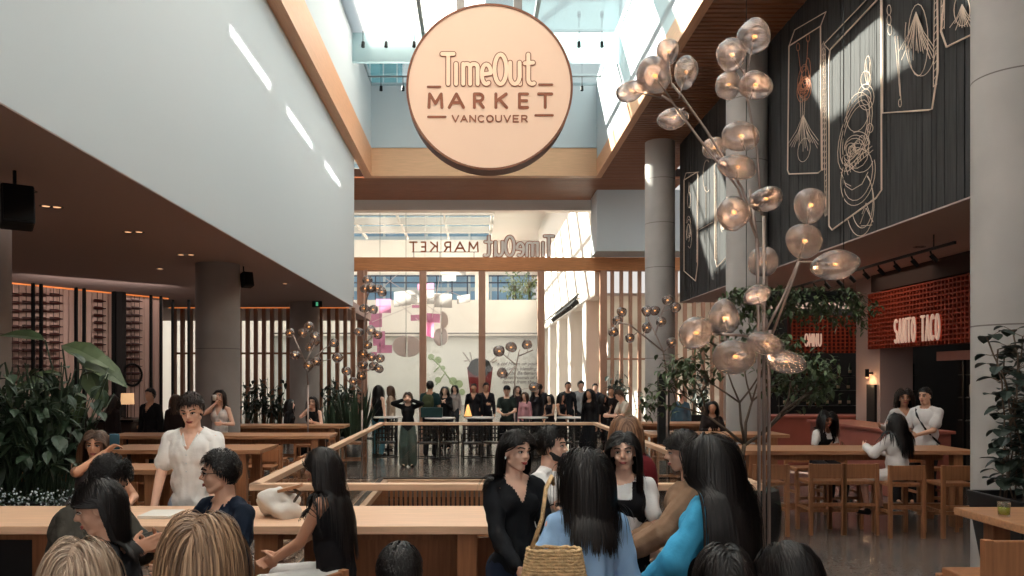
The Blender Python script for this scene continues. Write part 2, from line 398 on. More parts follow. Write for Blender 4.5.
# ------------------------------------------------------------------ bright hall beyond
HX, HY, HZ = 4.35, 55.0, 12.0
mb = MB(); mb.box((HX, GY+.2, 4.9), (HX+.4, HY, HZ)); struct('wall_hall_right', mb, M['hall_white'])
mb = MB(); mb.box((HX+.4, GY+.2, 4.9), (9, HY, 5.0)); struct('ceiling_hall_aisle', mb, M['hall_white'])
mb = MB(); mb.box((9, GY+.2, 0), (9.2, HY, 5)); struct('wall_hall_aisle', mb, M['hall_white'])
for y in (31.5, 36.5, 41.5, 46.5, 51.5):
    mb = MB(); mb.box((HX-.05, y-.5, 0), (HX+.75, y+.5, 4.9)); struct('column_hall', mb, M['hall_white'])
mb = MB(); mb.box((-14, GY+.2, 0), (-13.8, HY, HZ)); struct('wall_hall_left', mb, M['hall_white'])
mb = MB(); mb.box((1.2, GY+.6, HZ), (HX+.4, HY+4, HZ+.3)); struct('ceiling_hall', mb, M['hall_white'])
mb = MB(); mb.box((-14, HY, 4.8), (HX, HY+.3, 7.25)); mb.box((-14, HY+3.6, 9.4), (HX+4, HY+3.9, HZ)); mb.box((-14, HY+.3, 4.8), (HX, HY+3.6, 5.0)); struct('wall_hall_back', mb, M['hall_white'])
mb = MB(); mb.box((-14, HY-.02, 4.9), (HX, HY, 5.0)); struct('trim_hall', mb, M['grey_metal'])
mat('mural_wall', (214, 216, 212), 0.7, var=0.05, vscale=.4)
mb = MB(); mb.box((-14, HY+.6, 0), (HX+4, HY+.8, 4.8)); struct('wall_hall_mural', mb, M['mural_wall'])
mb = MB()
for i in range(9): mb.box((-14, GY+2+i*3.1, HZ), (1.2, GY+2.25+i*3.1, HZ+.45))
for i in range(6): mb.box((-14+i*3, GY+.6, HZ+.1), (-13.9+i*3, HY+4, HZ+.3))
struct('beam_hall_roof', mb, M['hall_white'])
mb = MB(); mb.box((-14, GY+.6, HZ+.46), (1.2, HY+4, HZ+.48)); struct('window_hall_roof', mb, M['roof_glass'])
mat('steel_blue', (44, 58, 78), 0.5)
mb = MB()
for i in range(20): x = -14+i*1.12; mb.box((x-.05, HY+3.5, 7.0), (x+.05, HY+3.6, 9.4))
mb.box((-14, HY+3.5, 8.8), (HX+4, HY+3.6, 8.9)); mb.box((-14, HY+3.5, 9.3), (HX+4, HY+3.6, 9.4))
struct('window_hall_back', mb, M['steel_blue'])
mb = MB(); mb.box((.0, HY+3.3, 7.0), (1.0, HY+3.55, 9.4)); struct('trim_hall_pier', mb, M['hall_white'])
# towers beyond the glass
def tower(x0, x1, y0, y1, h, body, frame_, label, dx=3.0, dz=3.5):
    t = thing('tower', ((x0+x1)/2, y0, 0), label, 'building')
    mb = MB(); mb.box((x0, y0, 0), (x1, y1, h)); mb.build('glazing', body, t, t.location)
    mb = MB(); z = dz
    while z < h: mb.box((x0-.15, y0-.15, z-.25), (x1+.15, y0, z+.25)); z += dz
    x = x0
    while x <= x1+.01: mb.box((x-.15, y0-.3, 0), (x+.15, y0, h)); x += (x1-x0)/max(1, round((x1-x0)/dx))
    mb.build('floor_bands', frame_, t, t.location)
mat('tower_teal', (120, 178, 186), 0.25, var=.25, vscale=.15); mat('tower_white', (196, 210, 210), 0.5); mat('tower_blue', (128, 166, 192), .25, var=.3, vscale=.2)
tower(-33, -19.5, 200, 215, 150, M['tower_teal'], M['tower_white'], 'pale teal glass tower seen up through the skylight')
tower(-18.5, -9, 240, 255, 160, M['tower_blue'], M['tower_white'], 'pale blue tower block behind the teal tower above the skylight')
tower(-30, 8, 110, 120, 34, M['tower_blue'], M['tower_white'], 'blue glass building outside the hall windows')
# ================================================================== lettering
def arc(cx, cy, rx, ry, a0, a1, n=14):
    return [(cx+rx*math.cos(R(a0+(a1-a0)*i/n)), cy+ry*math.sin(R(a0+(a1-a0)*i/n))) for i in range(n+1)]
GL = {'A': [[(0,0),(.5,1),(1,0)],[(.2,.36),(.8,.36)]], 'C': [arc(.5,.5,.5,.5,48,312)], 'E': [[(.9,1),(.08,1),(.08,0),(.9,0)],[(.08,.5),(.8,.5)]],
 'K': [[(.08,0),(.08,1)],[(.9,1),(.1,.45)],[(.35,.62),(.95,0)]], 'M': [[(0,0),(.06,1),(.5,.3),(.94,1),(1,0)]], 'N': [[(.05,0),(.05,1),(.95,0),(.95,1)]],
 'O': [arc(.5,.5,.5,.5,0,360,22)], 'R': [[(.08,0),(.08,1),(.5,1)]+arc(.55,.74,.33,.26,90,-90,8)+[(.08,.48)],[(.5,.48),(.92,0)]],
 'S': [arc(.5,.75,.42,.25,40,270,10)+arc(.5,.25,.42,.25,90,-140,10)[1:]], 'T': [[(0,1),(1,1)],[(.5,1),(.5,0)]], 'U': [[(.05,1),(.05,.4)]+arc(.5,.4,.45,.4,180,360,10)+[(.95,1)]],
 'V': [[(0,1),(.5,0),(1,1)]], 'D': [[(.08,0),(.08,1),(.4,1)]+arc(.4,.5,.5,.5,90,-90,10)+[(.08,0)]], 'I': [[(.5,0),(.5,1)]]}
FS = [0]
def flat_stroke(mb, pts, r, put, depth, mi=0):
    """rounded strokes with thickness; put(x, y, d) -> 3D"""
    for i in range(len(pts)-1):
        FS[0] = (FS[0]+1) % 7; dz_ = FS[0]*.0005
        (x0, y0), (x1, y1) = pts[i], pts[i+1]
        L = math.hypot(x1-x0, y1-y0)
        if L < 1e-6: continue
        a = math.atan2(y1-y0, x1-x0); out = []
        for k in range(7): t = a-math.pi/2+math.pi*k/6; out.append((x1+r*math.cos(t), y1+r*math.sin(t)))
        for k in range(7): t = a+math.pi/2+math.pi*k/6; out.append((x0+r*math.cos(t), y0+r*math.sin(t)))
        n = len(out); vs = [put(x, y, 0) for x, y in out]+[put(x, y, depth+dz_) for x, y in out]
        mb.add(vs, [tuple(range(n)), tuple(range(n, 2*n))[::-1]]+[(j, j+n, (j+1) % n+n, (j+1) % n) for j in range(n)], mi)
def letters(parent, origin, text, cells, y0, y1, r, put, depth, m, name='letter', squeeze=1):
    for ch, (x0, x1) in zip(text, cells):
        mb = MB()
        for st_ in GL[ch]: flat_stroke(mb, [(x0+(x1-x0)*a, y0+(y1-y0)*b) for a, b in st_], r, put, depth)
        mb.build(name+'_'+ch.lower(), m, parent, origin)
# Time Out, in a 576-unit drawing of the disc (y down)
TO = {'t_capital': [[(136,172),(172,172)],[(155,172),(155,268)]], 'i': [[(180,204),(180,268)]],
 'm': [[(203,204),(203,268)],[(203,214)]+arc(214,214,11,10,180,360,6)+[(225,268)],[(225,214)]+arc(237,214,12,10,180,360,6)+[(249,268)]],
 'e': [[(264,238),(290,234)]+arc(277,232,14,26,0,-180,10)+arc(277,240,14,28,180,60,8)],
 'o_capital': [arc(322,221,19,47,0,360,24)], 'u': [[(353,200),(353,244)]+arc(368,244,15,24,180,0,8)+[(383,200)],[(383,200),(385,268)]],
 't': [[(411,174),(411,250)]+arc(423,254,12,14,180,60,6),[(400,202),(426,200)]]}
TO = {k: [([(p[0], p[1]) for p in st_]) for st_ in v] for k, v in TO.items()}
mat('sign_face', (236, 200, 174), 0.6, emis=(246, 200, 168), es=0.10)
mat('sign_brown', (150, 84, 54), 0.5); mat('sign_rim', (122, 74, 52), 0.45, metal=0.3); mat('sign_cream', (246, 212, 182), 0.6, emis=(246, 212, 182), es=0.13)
SY = 11.6; sc_ = PX(489.5, 87, SY); SR = 82.5*SY/F
sign = thing('market_sign', sc_, 'big round peach sign reading Time Out Market Vancouver hanging from the skylight', 'sign')
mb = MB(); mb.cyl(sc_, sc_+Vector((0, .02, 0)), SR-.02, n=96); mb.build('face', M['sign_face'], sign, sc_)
mb = MB(); mb.lathe([(SR-.02, 0), (SR-.02, -.012), (SR+.012, -.012), (SR+.012, .33), (0, .33), (0, .3), (SR-.02, .3), (SR-.02, 0)], n=96)
mb.v = [(sc_.x+x, sc_.y+z, sc_.z+y) for x, y, z in mb.v]; mb.build('rim', M['sign_rim'], sign, sc_, smooth=False)
U = 1/3.2*SY/F
put = lambda x, y, d: sc_ + Vector(((x-287)*U, -.004-d, (277-y)*U))
for k, v in TO.items():
    mb = MB()
    for s_ in v: flat_stroke(mb, s_, 9.2, put, .006)
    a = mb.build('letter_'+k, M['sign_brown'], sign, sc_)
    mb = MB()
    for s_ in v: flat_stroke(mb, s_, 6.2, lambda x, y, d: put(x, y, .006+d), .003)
    mb.build('letter_fill', M['sign_cream'], a, (0,0,0)).location = -sc_*0
    o = a.children[0] if a.children else None
    if o:
        for vv in o.data.vertices: vv.co -= sc_
letters(sign, sc_, 'MARKET', ((93,135),(158,204),(236,270),(304,344),(380,412),(444,486)), 343, 300, 4.8, put, .006, M['sign_brown'])
xs_ = [168+i*27.6 for i in range(9)]
letters(sign, sc_, 'VANCOUVER', [(x, x+20) for x in xs_], 389, 369, 2.1, put, .005, M['sign_brown'])
mb = MB()
for a, b, y in ((90,129,277),(446,487,270),(91,146,373),(434,489,368)): flat_stroke(mb, [(a, y), (b, y)], 3.6, put, .005)
mb.build('rule', M['sign_brown'], sign, sc_)
for dx in (-.42, .42):
    mb = MB(); mb.bar(sc_+Vector((dx, .17, SR*.8)), Vector((sc_.x+dx, sc_.y+.17, GZ-.1)), .12, .1); mb.build('hanger', M['grey_metal'], sign, sc_)
# mirrored letters standing on the timber beam
bk = PX(519, 243, GY+.05); V = 69/290*(GY+.05)/F
rs = thing('beam_sign', (bk.x, bk.y, z1), 'outlined Time Out letters seen from behind, standing on the timber beam', 'sign')
o0 = rs.location.copy(); putb = lambda x, y, d: Vector((bk.x-(x-282)*V*.98, bk.y-d, z1+.04+(273-y)*V*1.0*.86))
for k, v in TO.items():
    mb = MB()
    for s_ in v: flat_stroke(mb, s_, 9.5, lambda x, y, d: putb(x, y, .05+d), .01)
    mb2_ = MB()
    for s_ in v: flat_stroke(mb2_, s_, 5.6, lambda x, y, d: putb(x, y, .06+d), .02)
    mb.build('letter_'+k, M['sign_brown'], rs, o0); mb2_.build('letter_fill', M['hall_white'], rs, o0)
ms = thing('beam_sign', (PX(444, 243, GY).x, GY, z1), 'row of small brown letters reading Market from behind on a wire stand', 'sign')
o0 = ms.location.copy(); mw = F/GY
putm = lambda x, y, d: Vector(((478-x-CX)/F*GY, GY-.05-d, z1+.22+y))
letters(ms, o0, 'MARKET', ((0,9),(13,23),(27,34),(40,48),(52,57),(61,68)), 0, .34, 1.0, lambda x, y, d: Vector(((478-x-CX)/F*GY, GY-.05-d, z1+.22+y)) , .03, M['sign_brown']) if False else None
for ch, (a, b) in zip('MARKET', ((0,9),(13,23),(27,34),(40,48),(52,57),(61,68))):
    mb = MB()
    for st_ in GL[ch]: flat_stroke(mb, [((a+(b-a)*p)*GY/F, .34*q) for p, q in st_], .028, lambda x, y, d: Vector(((478-CX)/F*GY-x, GY-.05-d, z1+.22+y)), .03)
    mb.build('letter_'+ch.lower(), M['sign_brown'], ms, o0)
mb = MB()
for px in (414, 440, 474): x = (px-CX)/F*GY; mb.box((x-.01, GY-.06, z1), (x+.01, GY-.04, z1+.22))
mb.box(((412-CX)/F*GY, GY-.06, z1+.2), ((477-CX)/F*GY, GY-.04, z1+.22)); mb.build('stand', M['black_metal'], ms, o0)
# ================================================================== art on the dark timber wall
emat('rope_cream', (216, 192, 172), 0.02); mat('wire_copper', (190, 120, 84), 0.5); M['rope_cream'].node_tree.nodes['Principled BSDF'].inputs['Emission Strength'].default_value = 0.02
AX = RX-.03
def WP(px, py, off=0): Y = AX*F/(px-CX); return Vector((AX-off, Y, CAMZ+(CY-py)/F*Y))
def art(label, front, back, sidelines, draw):
    g = thing('wall_artwork', WP(*front[0]), label, 'wall art', 'rope line drawings on the black timber wall'); o = g.location.copy()
    mb = MB(); mb.tube([WP(*p) for p in front]+[WP(*front[0])], .012, 6); mb.build('rope_frame', M['rope_cream'], g, o)
    if back:
        mb = MB(); mb.tube([WP(*p) for p in back], .008, 6); mb.build('rope_box_edge', M['rope_cream'], g, o)
    for sl in sidelines:
        mb = MB(); a, b = WP(*sl[0]), WP(*sl[1]); n = int((a-b).length/.09)
        w = .035
        for i in range(n+1):
            p = a.lerp(b, i/n); mb.tube([p+Vector((0, w, 0)), p+Vector((0, -w, .03))], .005, 4)
        mb.tube([a+Vector((0,w,0)), b+Vector((0,w,0))], .005, 4); mb.tube([a-Vector((0,w,0)), b-Vector((0,w,0))], .005, 4)
        mb.build('laced_edge', M['rope_cream'], g, o)
    for i, (mm, strokes, r) in enumerate(draw):
        mb = MB()
        for s_ in strokes: mb.tube([WP(*p) for p in s_], r*.38, 5)
        mb.build('line_drawing', M[mm], g, o)
def EL(cx, cy, rx, ry, a0=0, a1=360, n=20, tilt=0):
    ct, st_ = math.cos(R(tilt)), math.sin(R(tilt)); o = []
    for x, y in arc(0, 0, rx, ry, a0, a1, n): o.append((cx+x*ct-y*st_, cy+x*st_+y*ct))
    return o
rnd = random.Random(3)
def scrib(cx, cy, rx, ry, n, tilt=0, petal=0):
    o = []
    for i in range(n):
        a = rnd.uniform(0, 360); k = rnd.uniform(.3, 1)
        if petal:
            x, y = cx, cy-ry*.6; t = R(60+60*i/n); L = ry*(1.2+.5*rnd.random())
            o.append([(x, y), (x+math.cos(t)*L*.5*rx/ry*1.6+rnd.uniform(-1,1), y+math.sin(t)*L*.55), (x+math.cos(t)*L*rx/ry*1.9, y+math.sin(t)*L)])
        else: o.append(EL(cx+rnd.uniform(-.3,.3)*rx, cy+rnd.uniform(-.3,.3)*ry, rx*k, ry*k*.6, a, a+rnd.uniform(90, 250), 8, tilt))
    return o
# A: tall frame with a spoon-and-leaves drawing
art('narrow rope-outlined frame with copper leafy line drawing, farthest of the big frames', [(789,46),(820.5,26),(821.6,170),(818,173),(789,174),(787.6,170)], [(789,46),(794.6,30),(826,11.7),(820.5,26)], [((823,44),(823.5,170))],
    [('wire_copper', [EL(803,80,5,16,tilt=8), EL(806,78,4,12,tilt=-8), EL(801,92,4,10), EL(808,70,2.5,12), [(798,50),(800,66),(803,80)], [(808,40),(807,58),(806,72)], EL(798,47,1.6,4), EL(808,38,1.6,4)]+scrib(804,84,6,20,14,10), .012),
     ('rope_cream', scrib(803,128,12,22,16,0,1)+[[(800,96),(801,118)],[(802,96),(803,118)],[(805,98),(804,118)]]+[EL(804,150,6,12,tilt=10)], .010)])
# B: main frame with pot and ladle
B = []
for k in (1, .86, .72): B.append(EL(855,133,14*k,40*k,tilt=16))
B += [EL(858,112,11,20,tilt=12), EL(866,97,8,13), EL(866,97,5,8), EL(851,150,5,7), EL(851,150,2.5,4), EL(862,140,3,4.5), EL(870,128,3,4.5), EL(846,160,4,5),
      EL(858,175,14,26,tilt=12), EL(858,176,16.5,30,tilt=12,a0=-40,a1=200), EL(862,200,11,28,a0=-60,a1=150), EL(860,204,14,32,a0=-60,a1=150)]
B += [[(843,178),(846,186),(852,190),(862,184),(868,172)], [(841,172),(845,183),(851,186)], [(845,165),(870,142)], [(846,168),(872,146)], [(847,172),(873,150)]]
B += [[(862,214),(866,203),(870,214)], [(860,224),(866,208),(873,222)], [(861,226),(872,225)], [(866,60),(868,84)], [(870,62),(869,84)], EL(868,70,3,14), EL(866,80,5,9)]
for i in range(9): B.append([(846+i*2.8, 168-i*2.6), (848+i*2.6, 175-i*2.8)])
B += scrib(858,150,13,26,12,14)
art('widest rope-outlined frame with a cooking pot and ladle line drawing', [(830,50),(877,0),(881,-6),(881.5,190),(876,198),(832,230),(829,226),(829,60)], [(829,50),(824,44),(866,0),(879,-12)], [((824.5,50),(826,216))], [('rope_cream', B, .013)])
# C, D
art('rope-outlined frame with a hanging dried pepper bundle line drawing', [(882,-12),(937,-30),(938,70),(932,109),(928,110),(882.5,113)], None, [((936,-4),(935,86))],
    [('rope_cream', [EL(921,36,16,40,a0=20,a1=200), EL(918,40,10,36), [(895,36),(897,60),(900,96)], [(898,36),(899,70),(901,100)], EL(900,103,1.4,4)]+scrib(916,30,14,30,16,0,1)+[EL(889,10,2,5), EL(889,20,2,5), EL(890,30,2,5)], .012)])
art('rope-outlined frame half hidden behind the near concrete column', [(941,31),(946,-20),(985,-40),(985,28),(946.6,47)], None, [((943,-10),(942.5,30))], [('rope_cream', scrib(962,14,10,16,10,0,1)+[EL(962,10,8,16)], .012)])
# E, F beyond the second column
art('slim rope-outlined frame at the far end of the black wall', [(684,180),(697,172),(698,176),(697.5,265),(695.5,281),(684,271)], [(684,180),(686,173),(699,172)], [((697.5,190),(697,262))], [('rope_cream', scrib(689,232,2.6,22,10)+[EL(689,200,1.6,8), [(689,182),(689,192)]], .012)])
art('rope-outlined frame seen just left of the middle concrete column', [(714.5,165),(727,150),(730,156),(730,254),(717,267),(715,259)], None, [((715.5,175),(716.4,262))], [('rope_cream', scrib(723,220,3,18,10,0)+[EL(707,176,4,16,a0=60,a1=300), [(706,186),(706,218)], [(699,230),(713,222)]], .012)])
# ================================================================== restaurant fronts on the right
mat('brick_red', (158, 62, 36), 0.75, var=.2, vscale=14, bump=.3, bscale=20); mat('brick_dark', (84, 32, 22), 0.85)
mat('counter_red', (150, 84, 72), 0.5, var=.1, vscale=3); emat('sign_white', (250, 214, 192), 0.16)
BX = 8.0
def band(name, x0, y0, x1, y1, z0_, z1_, label, n):
    t = thing(name, (x0, y0, z0_), label, 'sign'); o = t.location.copy()
    a, b = Vector((x0, y0, 0)), Vector((x1, y1, 0)); d = (b-a).normalized(); nn = Vector((-d.y, d.x, 0))
    mb = MB(); mb.prism([a+Vector((0,0,z0_)), b+Vector((0,0,z0_)), b+Vector((0,0,z1_)), a+Vector((0,0,z1_))], nn*.25); mb.build('backing', M['brick_dark'], t, o)
    mb = MB(); L = (b-a).length; rows_ = int((z1_-z0_)/.085)
    for r in range(rows_):
        z = z0_+r*(z1_-z0_)/rows_; mb.prism([a+Vector((0,0,z+.058)), b+Vector((0,0,z+.058)), b+Vector((0,0,z+.085)), a+Vector((0,0,z+.085))], -nn*.05)
    for i in range(int(L/.11)+1):
        p = a+d*min(L-.03, i*.11); mb.prism([p+Vector((0,0,z0_)), p+d*.03+Vector((0,0,z0_)), p+d*.03+Vector((0,0,z1_)), p+Vector((0,0,z1_))], -nn*.045)
    mb.build('brick_lattice', M['brick_red'], t, o)
    return t, o
t, o = band('taco_sign', BX, 16.2, BX, 12.2, 2.51, 3.62, 'long red brick lattice sign reading Santo Taco above the food counter', 1)
# letters read towards the camera side
sx0, sx1 = 15.12, 13.62
W_ = 'SANTO TACO'; n = len(W_); cw = (sx0-sx1)/n
for i, ch in enumerate(W_):
    if ch == ' ': continue
    mb = MB(); x0 = i*cw+.02
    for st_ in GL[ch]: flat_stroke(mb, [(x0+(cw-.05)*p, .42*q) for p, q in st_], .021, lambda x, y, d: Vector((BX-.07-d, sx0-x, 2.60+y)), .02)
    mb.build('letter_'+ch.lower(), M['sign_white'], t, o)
t, o = band('brick_sign', 7.9, 20, 10.6, 20, 2.55, 3.48, 'farther red brick sign half hidden behind hanging leaves', 1)
t, o = t, o
for i, ch in enumerate('OMNU'):
    mb = MB()
    for st_ in GL[ch]: flat_stroke(mb, [(i*.11+.075*p, .3*q) for p, q in st_], .016, lambda x, y, d: Vector((8.22+x, 19.94-d, 2.72+y)), .02)
    mb.build('letter_'+ch.lower(), M['sign_white'], t, o)
mb = MB(); mb.box((BX+.02, 12.2, 3.66), (BX+.5, 16.2, SZ)); struct('wall_bulkhead', mb, M['brown_wall'])
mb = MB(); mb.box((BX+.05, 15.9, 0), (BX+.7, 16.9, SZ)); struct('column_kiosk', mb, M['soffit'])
mb = MB(); mb.box((13, 8, 0), (13.2, 24, SZ)); mb.box((8, 24, 0), (13.2, 24.2, SZ)); mb.box((BX+1.6, 12, 0), (BX+1.7, 15.9, SZ)); struct('wall_kitchen', mb, M['dark_wall'])
# small menu sign, sconce, panel
mb = MB(); mb.box((BX+.25, 13.2, 2.24), (BX+.29, 14.3, 2.40)); tag(mb.build('menu_sign', M['counter_red'], origin=(BX+.25, 13.2, 2.24)), 'small pinkish hanging sign under the Santo Taco band', 'sign')
sc = thing('wall_sconce', (BX+.0, 16.2, 1.95), 'small lit wall lamp on the pale pier left of the taco counter', 'lamp')
mb = MB(); mb.cyl((-.06,0,.0),(-.06,0,.16), .04, n=12); mb.box((-.06,-.02,.06),(.05,.02,.1)); mb.build('shade', M['black_metal'], sc)
mb = MB(); mb.ell((-.06,0,-.01), (.028,.028,.02)); mb.build('bulb', M['warm_light'], sc)
l = bpy.data.lights.new('light_sconce', 'POINT'); l.energy = 4; l.color = (1, .6, .3); l.shadow_soft_size = .04; lo = bpy.data.objects.new('light_sconce', l); COL.objects.link(lo); lo.location = (BX-.1, 16.2, 1.85)
mb = MB(); mb.box((BX+.0, 16.02, .9), (BX+.05, 16.35, 1.8)); tag(mb.build('menu_board', M['black'], origin=(BX, 16.02, .9)), 'tall black menu board on the pale pier beneath the wall lamp', 'board')
# counters
def counter(lo, hi, label, m, mt):
    c = thing('service_counter', ((lo[0]+hi[0])/2, (lo[1]+hi[1])/2, 0), label, 'counter'); o = c.location.copy()
    mb = MB(); mb.box(lo, (hi[0], hi[1], hi[2]-.05)); mb.build('body', m, c, o, bevel=.01)
    mb = MB(); mb.box((lo[0]-.05, lo[1]-.05, hi[2]-.05), (hi[0]+.05, hi[1]+.05, hi[2])); mb.build('countertop', mt, c, o, bevel=.008)
    return c
counter((6.7, 12.6, 0), (7.5, 16.0, 1.1), 'reddish food counter under the Santo Taco sign', M['counter_red'], M['counter_red'])
counter((5.75, 17.1, 0), (8.6, 17.9, 1.12), 'long reddish counter behind the hanging greenery', M['counter_red'], M['counter_red'])
# kitchen shelves with things
def shelf_unit(name, x0, x1, y, zs, label):
    s_ = thing(name, ((x0+x1)/2, y, 0), label, 'shelf'); o = s_.location.copy()
    for z in zs:
        mb = MB(); mb.box((x0, y-.18, z-.02), (x1, y+.18, z)); mb.build('shelf', M['dark_metal'], s_, o)
    for x in (x0, x1):
        mb = MB(); mb.box((x-.02, y-.02, 0), (x+.02, y+.02, zs[-1]+.3)); mb.build('upright', M['black_metal'], s_, o)
shelf_unit('kitchen_shelf', 8.5, 9.5, 13.9, (1.2, 1.6, 2.0), 'dark kitchen shelf behind the taco counter')
shelf_unit('bottle_shelf', 8.0, 11.5, 21.0, (1.2, 1.6, 2.0), 'dark bar shelf stocked with bottles behind the greenery')
mat('bottle_amber', (110, 60, 30), .25, spec=.6); mat('bottle_green', (40, 62, 44), .25, spec=.6); mat('label_cream', (196, 176, 150), .7); mat('steel', (150, 146, 140), .3, metal=.9)
bt = {}
def bottle(key, m, label, group):
    t = thing('bottle', (0,0,0), label, 'bottle', group)
    mb = MB(); mb.lathe([(0,0),(.036,0),(.038,.01),(.038,.17),(.03,.2),(.014,.23),(.013,.28),(.016,.285),(.016,.3),(0,.3)], n=12); mb.build('glass_body', m, t, smooth=True)
    mb = MB(); mb.lathe([(.0385,.05),(.0392,.05),(.0392,.13),(.0385,.13)], n=12); mb.build('paper_label', M['label_cream'], t, smooth=True)
    return t
b1 = bottle('a', M['bottle_amber'], 'small amber bottle standing on the dark bar shelf', 'amber bottles on the dark bar shelf'); b2 = bottle('b', M['bottle_green'], 'small dark green bottle standing on the dark bar shelf', 'green bottles on the dark bar shelf')
first = [True, True]
for z in (1.2, 1.6, 2.0):
    for i in range(12):
        x = 8.15+i*.28+rnd.uniform(-.04,.04); k = rnd.random() < .5
        s_ = b1 if k else b2
        if first[k]: s_.location = (x, 21, z+.003); first[k] = False
        else: dup(s_, (x, 21, z+.003))
for i, (x, z) in enumerate(((8.8, 2.0), (9.1, 2.0), (8.7, 1.6), (9.2, 1.6))):
    mb = MB(); mb.lathe([(0,0),(.09,0),(.1,.02),(.1,.2),(.09,.22),(.03,.24),(.03,.27),(0,.27)], n=16)
    tag(mb.build('storage_jar', M['steel'], loc=(x, 13.9, z+.003), smooth=True), 'steel storage jar on the kitchen shelf behind the taco counter', 'jar', 'steel jars on the kitchen shelf')
# track lights
tl = thing('track_light', (6.6, 12.5, SZ), 'black ceiling track with small spotlights in front of the taco sign', 'track light'); o = tl.location.copy()
mb = MB(); mb.box((6.58, 11.0, SZ-.22), (6.62, 17.5, SZ-.18)); mb.build('track', M['black_metal'], tl, o)
for i in range(3): mb = MB(); mb.box((6.595, 11.5+i*2.6, SZ-.2), (6.605, 11.52+i*2.6, SZ)); mb.build('rod', M['black_metal'], tl, o)
for i in range(12):
    y = 11.6+i*.5; mb = MB(); mb.cyl((6.6, y, SZ-.22), (6.63, y, SZ-.30), .014, n=8); mb.cyl((6.61, y, SZ-.28), (6.69, y-.02, SZ-.38), .036, .032, n=12); mb.build('spot_head', M['black_metal'], tl, o)
for i, (x, y) in enumerate(((6.6, 9.6), (7.0, 12.6), (5.2+1.2, 14.5))):
    mb = MB(); mb.lathe([(.09,-.006),(.09,0),(.06,0),(.06,-.006)], n=18); tag(mb.build('ceiling_speaker', M['black_metal'], loc=(x, y, SZ-.0)), 'small round black fitting in the ceiling beside the dark timber wall', 'ceiling fitting', 'round fittings in the right ceiling')
# ================================================================== left bar: wine wall, posts, speaker
A_, B_ = Vector((-10.6, 16.4, 0)), Vector((-8.0, 20.7, 0)); C_ = Vector((-7.6, 22.6, 0))
mat('curtain', (196, 168, 156), .8); mat('wine_glass', (60, 26, 22), .3, spec=.6)
mb = MB(); pts = []
N_ = 70
for i in range(N_+1):
    p = A_.lerp(B_, i/N_); d = (B_-A_).normalized(); nn = Vector((d.y, -d.x, 0)); pts.append(p-nn*(.12+.05*(i % 2)))
vs = [p+Vector((0,0,.9)) for p in pts]+[p+Vector((0,0,SZ-.02)) for p in pts]; k_ = len(pts)
vs += [p-nn*.03+Vector((0,0,.9)) for p in pts]+[p-nn*.03+Vector((0,0,SZ-.02)) for p in pts]
mb.add(vs, [(i, i+1, k_+i+1, k_+i) for i in range(k_-1)]+[(2*k_+i, 3*k_+i, 3*k_+i+1, 2*k_+i+1) for i in range(k_-1)])
tag(mb.build('ribbed_curtain', M['curtain']), 'pale ribbed curtain wall behind the racks of wine bottles', 'curtain')
mb = MB(); mb.bar(A_+nn*.1+Vector((0,0,SZ-.03)), B_+nn*.1+Vector((0,0,SZ-.03)), .03, .03); tag(mb.build('strip_light', M['warm_strip']), 'curved line of warm light above the wine racks', 'light')
def hit(px):
    k = (px-CX)/F; d = B_-A_; t_ = (k*A_.y-A_.x)/(d.x-k*d.y); return A_+d*t_
def hitC(px):
    p = hit(px); return p
wb = None
d_ = (B_-A_).normalized(); rzb = math.atan2(d_.y, d_.x)
for cols, y0, dy, nrow in (((15.6, 29.4, 43, 56.5), 295, 7.9, 12), ((100, 120.5, 128.5, 137), 301, 7.25, 12)):
    for px in cols:
        p = hit(px)
        rk = thing('wine_rack', (p.x, p.y, 0), 'thin wire wine rack column holding bottles on their sides against the pale curtain', 'rack', 'wire wine racks in front of the curtain')
        for s_ in (-.07, .07):
            mb = MB(); q = d_*s_; mb.tube([(q.x, q.y, .95), (q.x, q.y, SZ)], .007, 5); mb.build('wire', M['black_metal'], rk)
        for r in range(nrow):
            z = CAMZ+(CY-(y0+r*dy))/F*p.y
            if wb is None:
                wb = thing('wine_bottle', (p.x, p.y, z), 'dark wine bottle lying in a wire rack against the pale curtain', 'bottle', 'wine bottles in the wire racks', rzb)
                mb = MB(); mb.lathe([(0,-.15),(.038,-.15),(.04,-.14),(.04,.04),(.03,.07),(.015,.1),(.014,.15),(0,.15)], n=10); mb.v = [(z_, y_, x_) for x_, y_, z_ in mb.v]; mb.build('glass_body', M['wine_glass'], wb, smooth=True)
            else: dup(wb, (p.x, p.y, z), rzb)
for px in (24, 32, 67, 75, 105.5, 142, 152, 164, 180):
    p = hit(px) if px < 158 else Vector(((px-CX)/F*21.3, 21.3, 0)); p = p+nn*.35
    mb = MB(); mb.box((p.x-.03, p.y-.03, .9), (p.x+.03, p.y+.03, SZ)); struct('trim_bar_post', mb, M['black_metal'])
p = hit(111)+nn*.3; mb = MB(); mb.box((p.x-.13, p.y-.1, 0), (p.x+.13, p.y+.1, SZ)); struct('column_bar', mb, M['dark_wall'])
counter((-11.5, 15.6, 0), (-6.7, 16.4, 1.12), 'long dark bar counter in front of the wine wall', M['brown_wall'], M['black_metal'])
bl = thing('table_lamp', (-6.4*1.0, 16.0, 1.12), 'small glowing table lamp on the dark bar counter', 'lamp'); bl.location = (-6.95, 16.0, 1.125)
mb = MB(); mb.cyl((0,0,0), (0,0,.02), .08); mb.cyl((0,0,0), (0,0,.32), .012, n=8); mb.build('base', M['black_metal'], bl)
mb = MB(); mb.lathe([(.13,.28),(.12,.5),(.118,.5),(.128,.28)], n=20); mb.build('lamp_shade', emat('lamp_shade', (255, 204, 150), .4), bl, smooth=True)
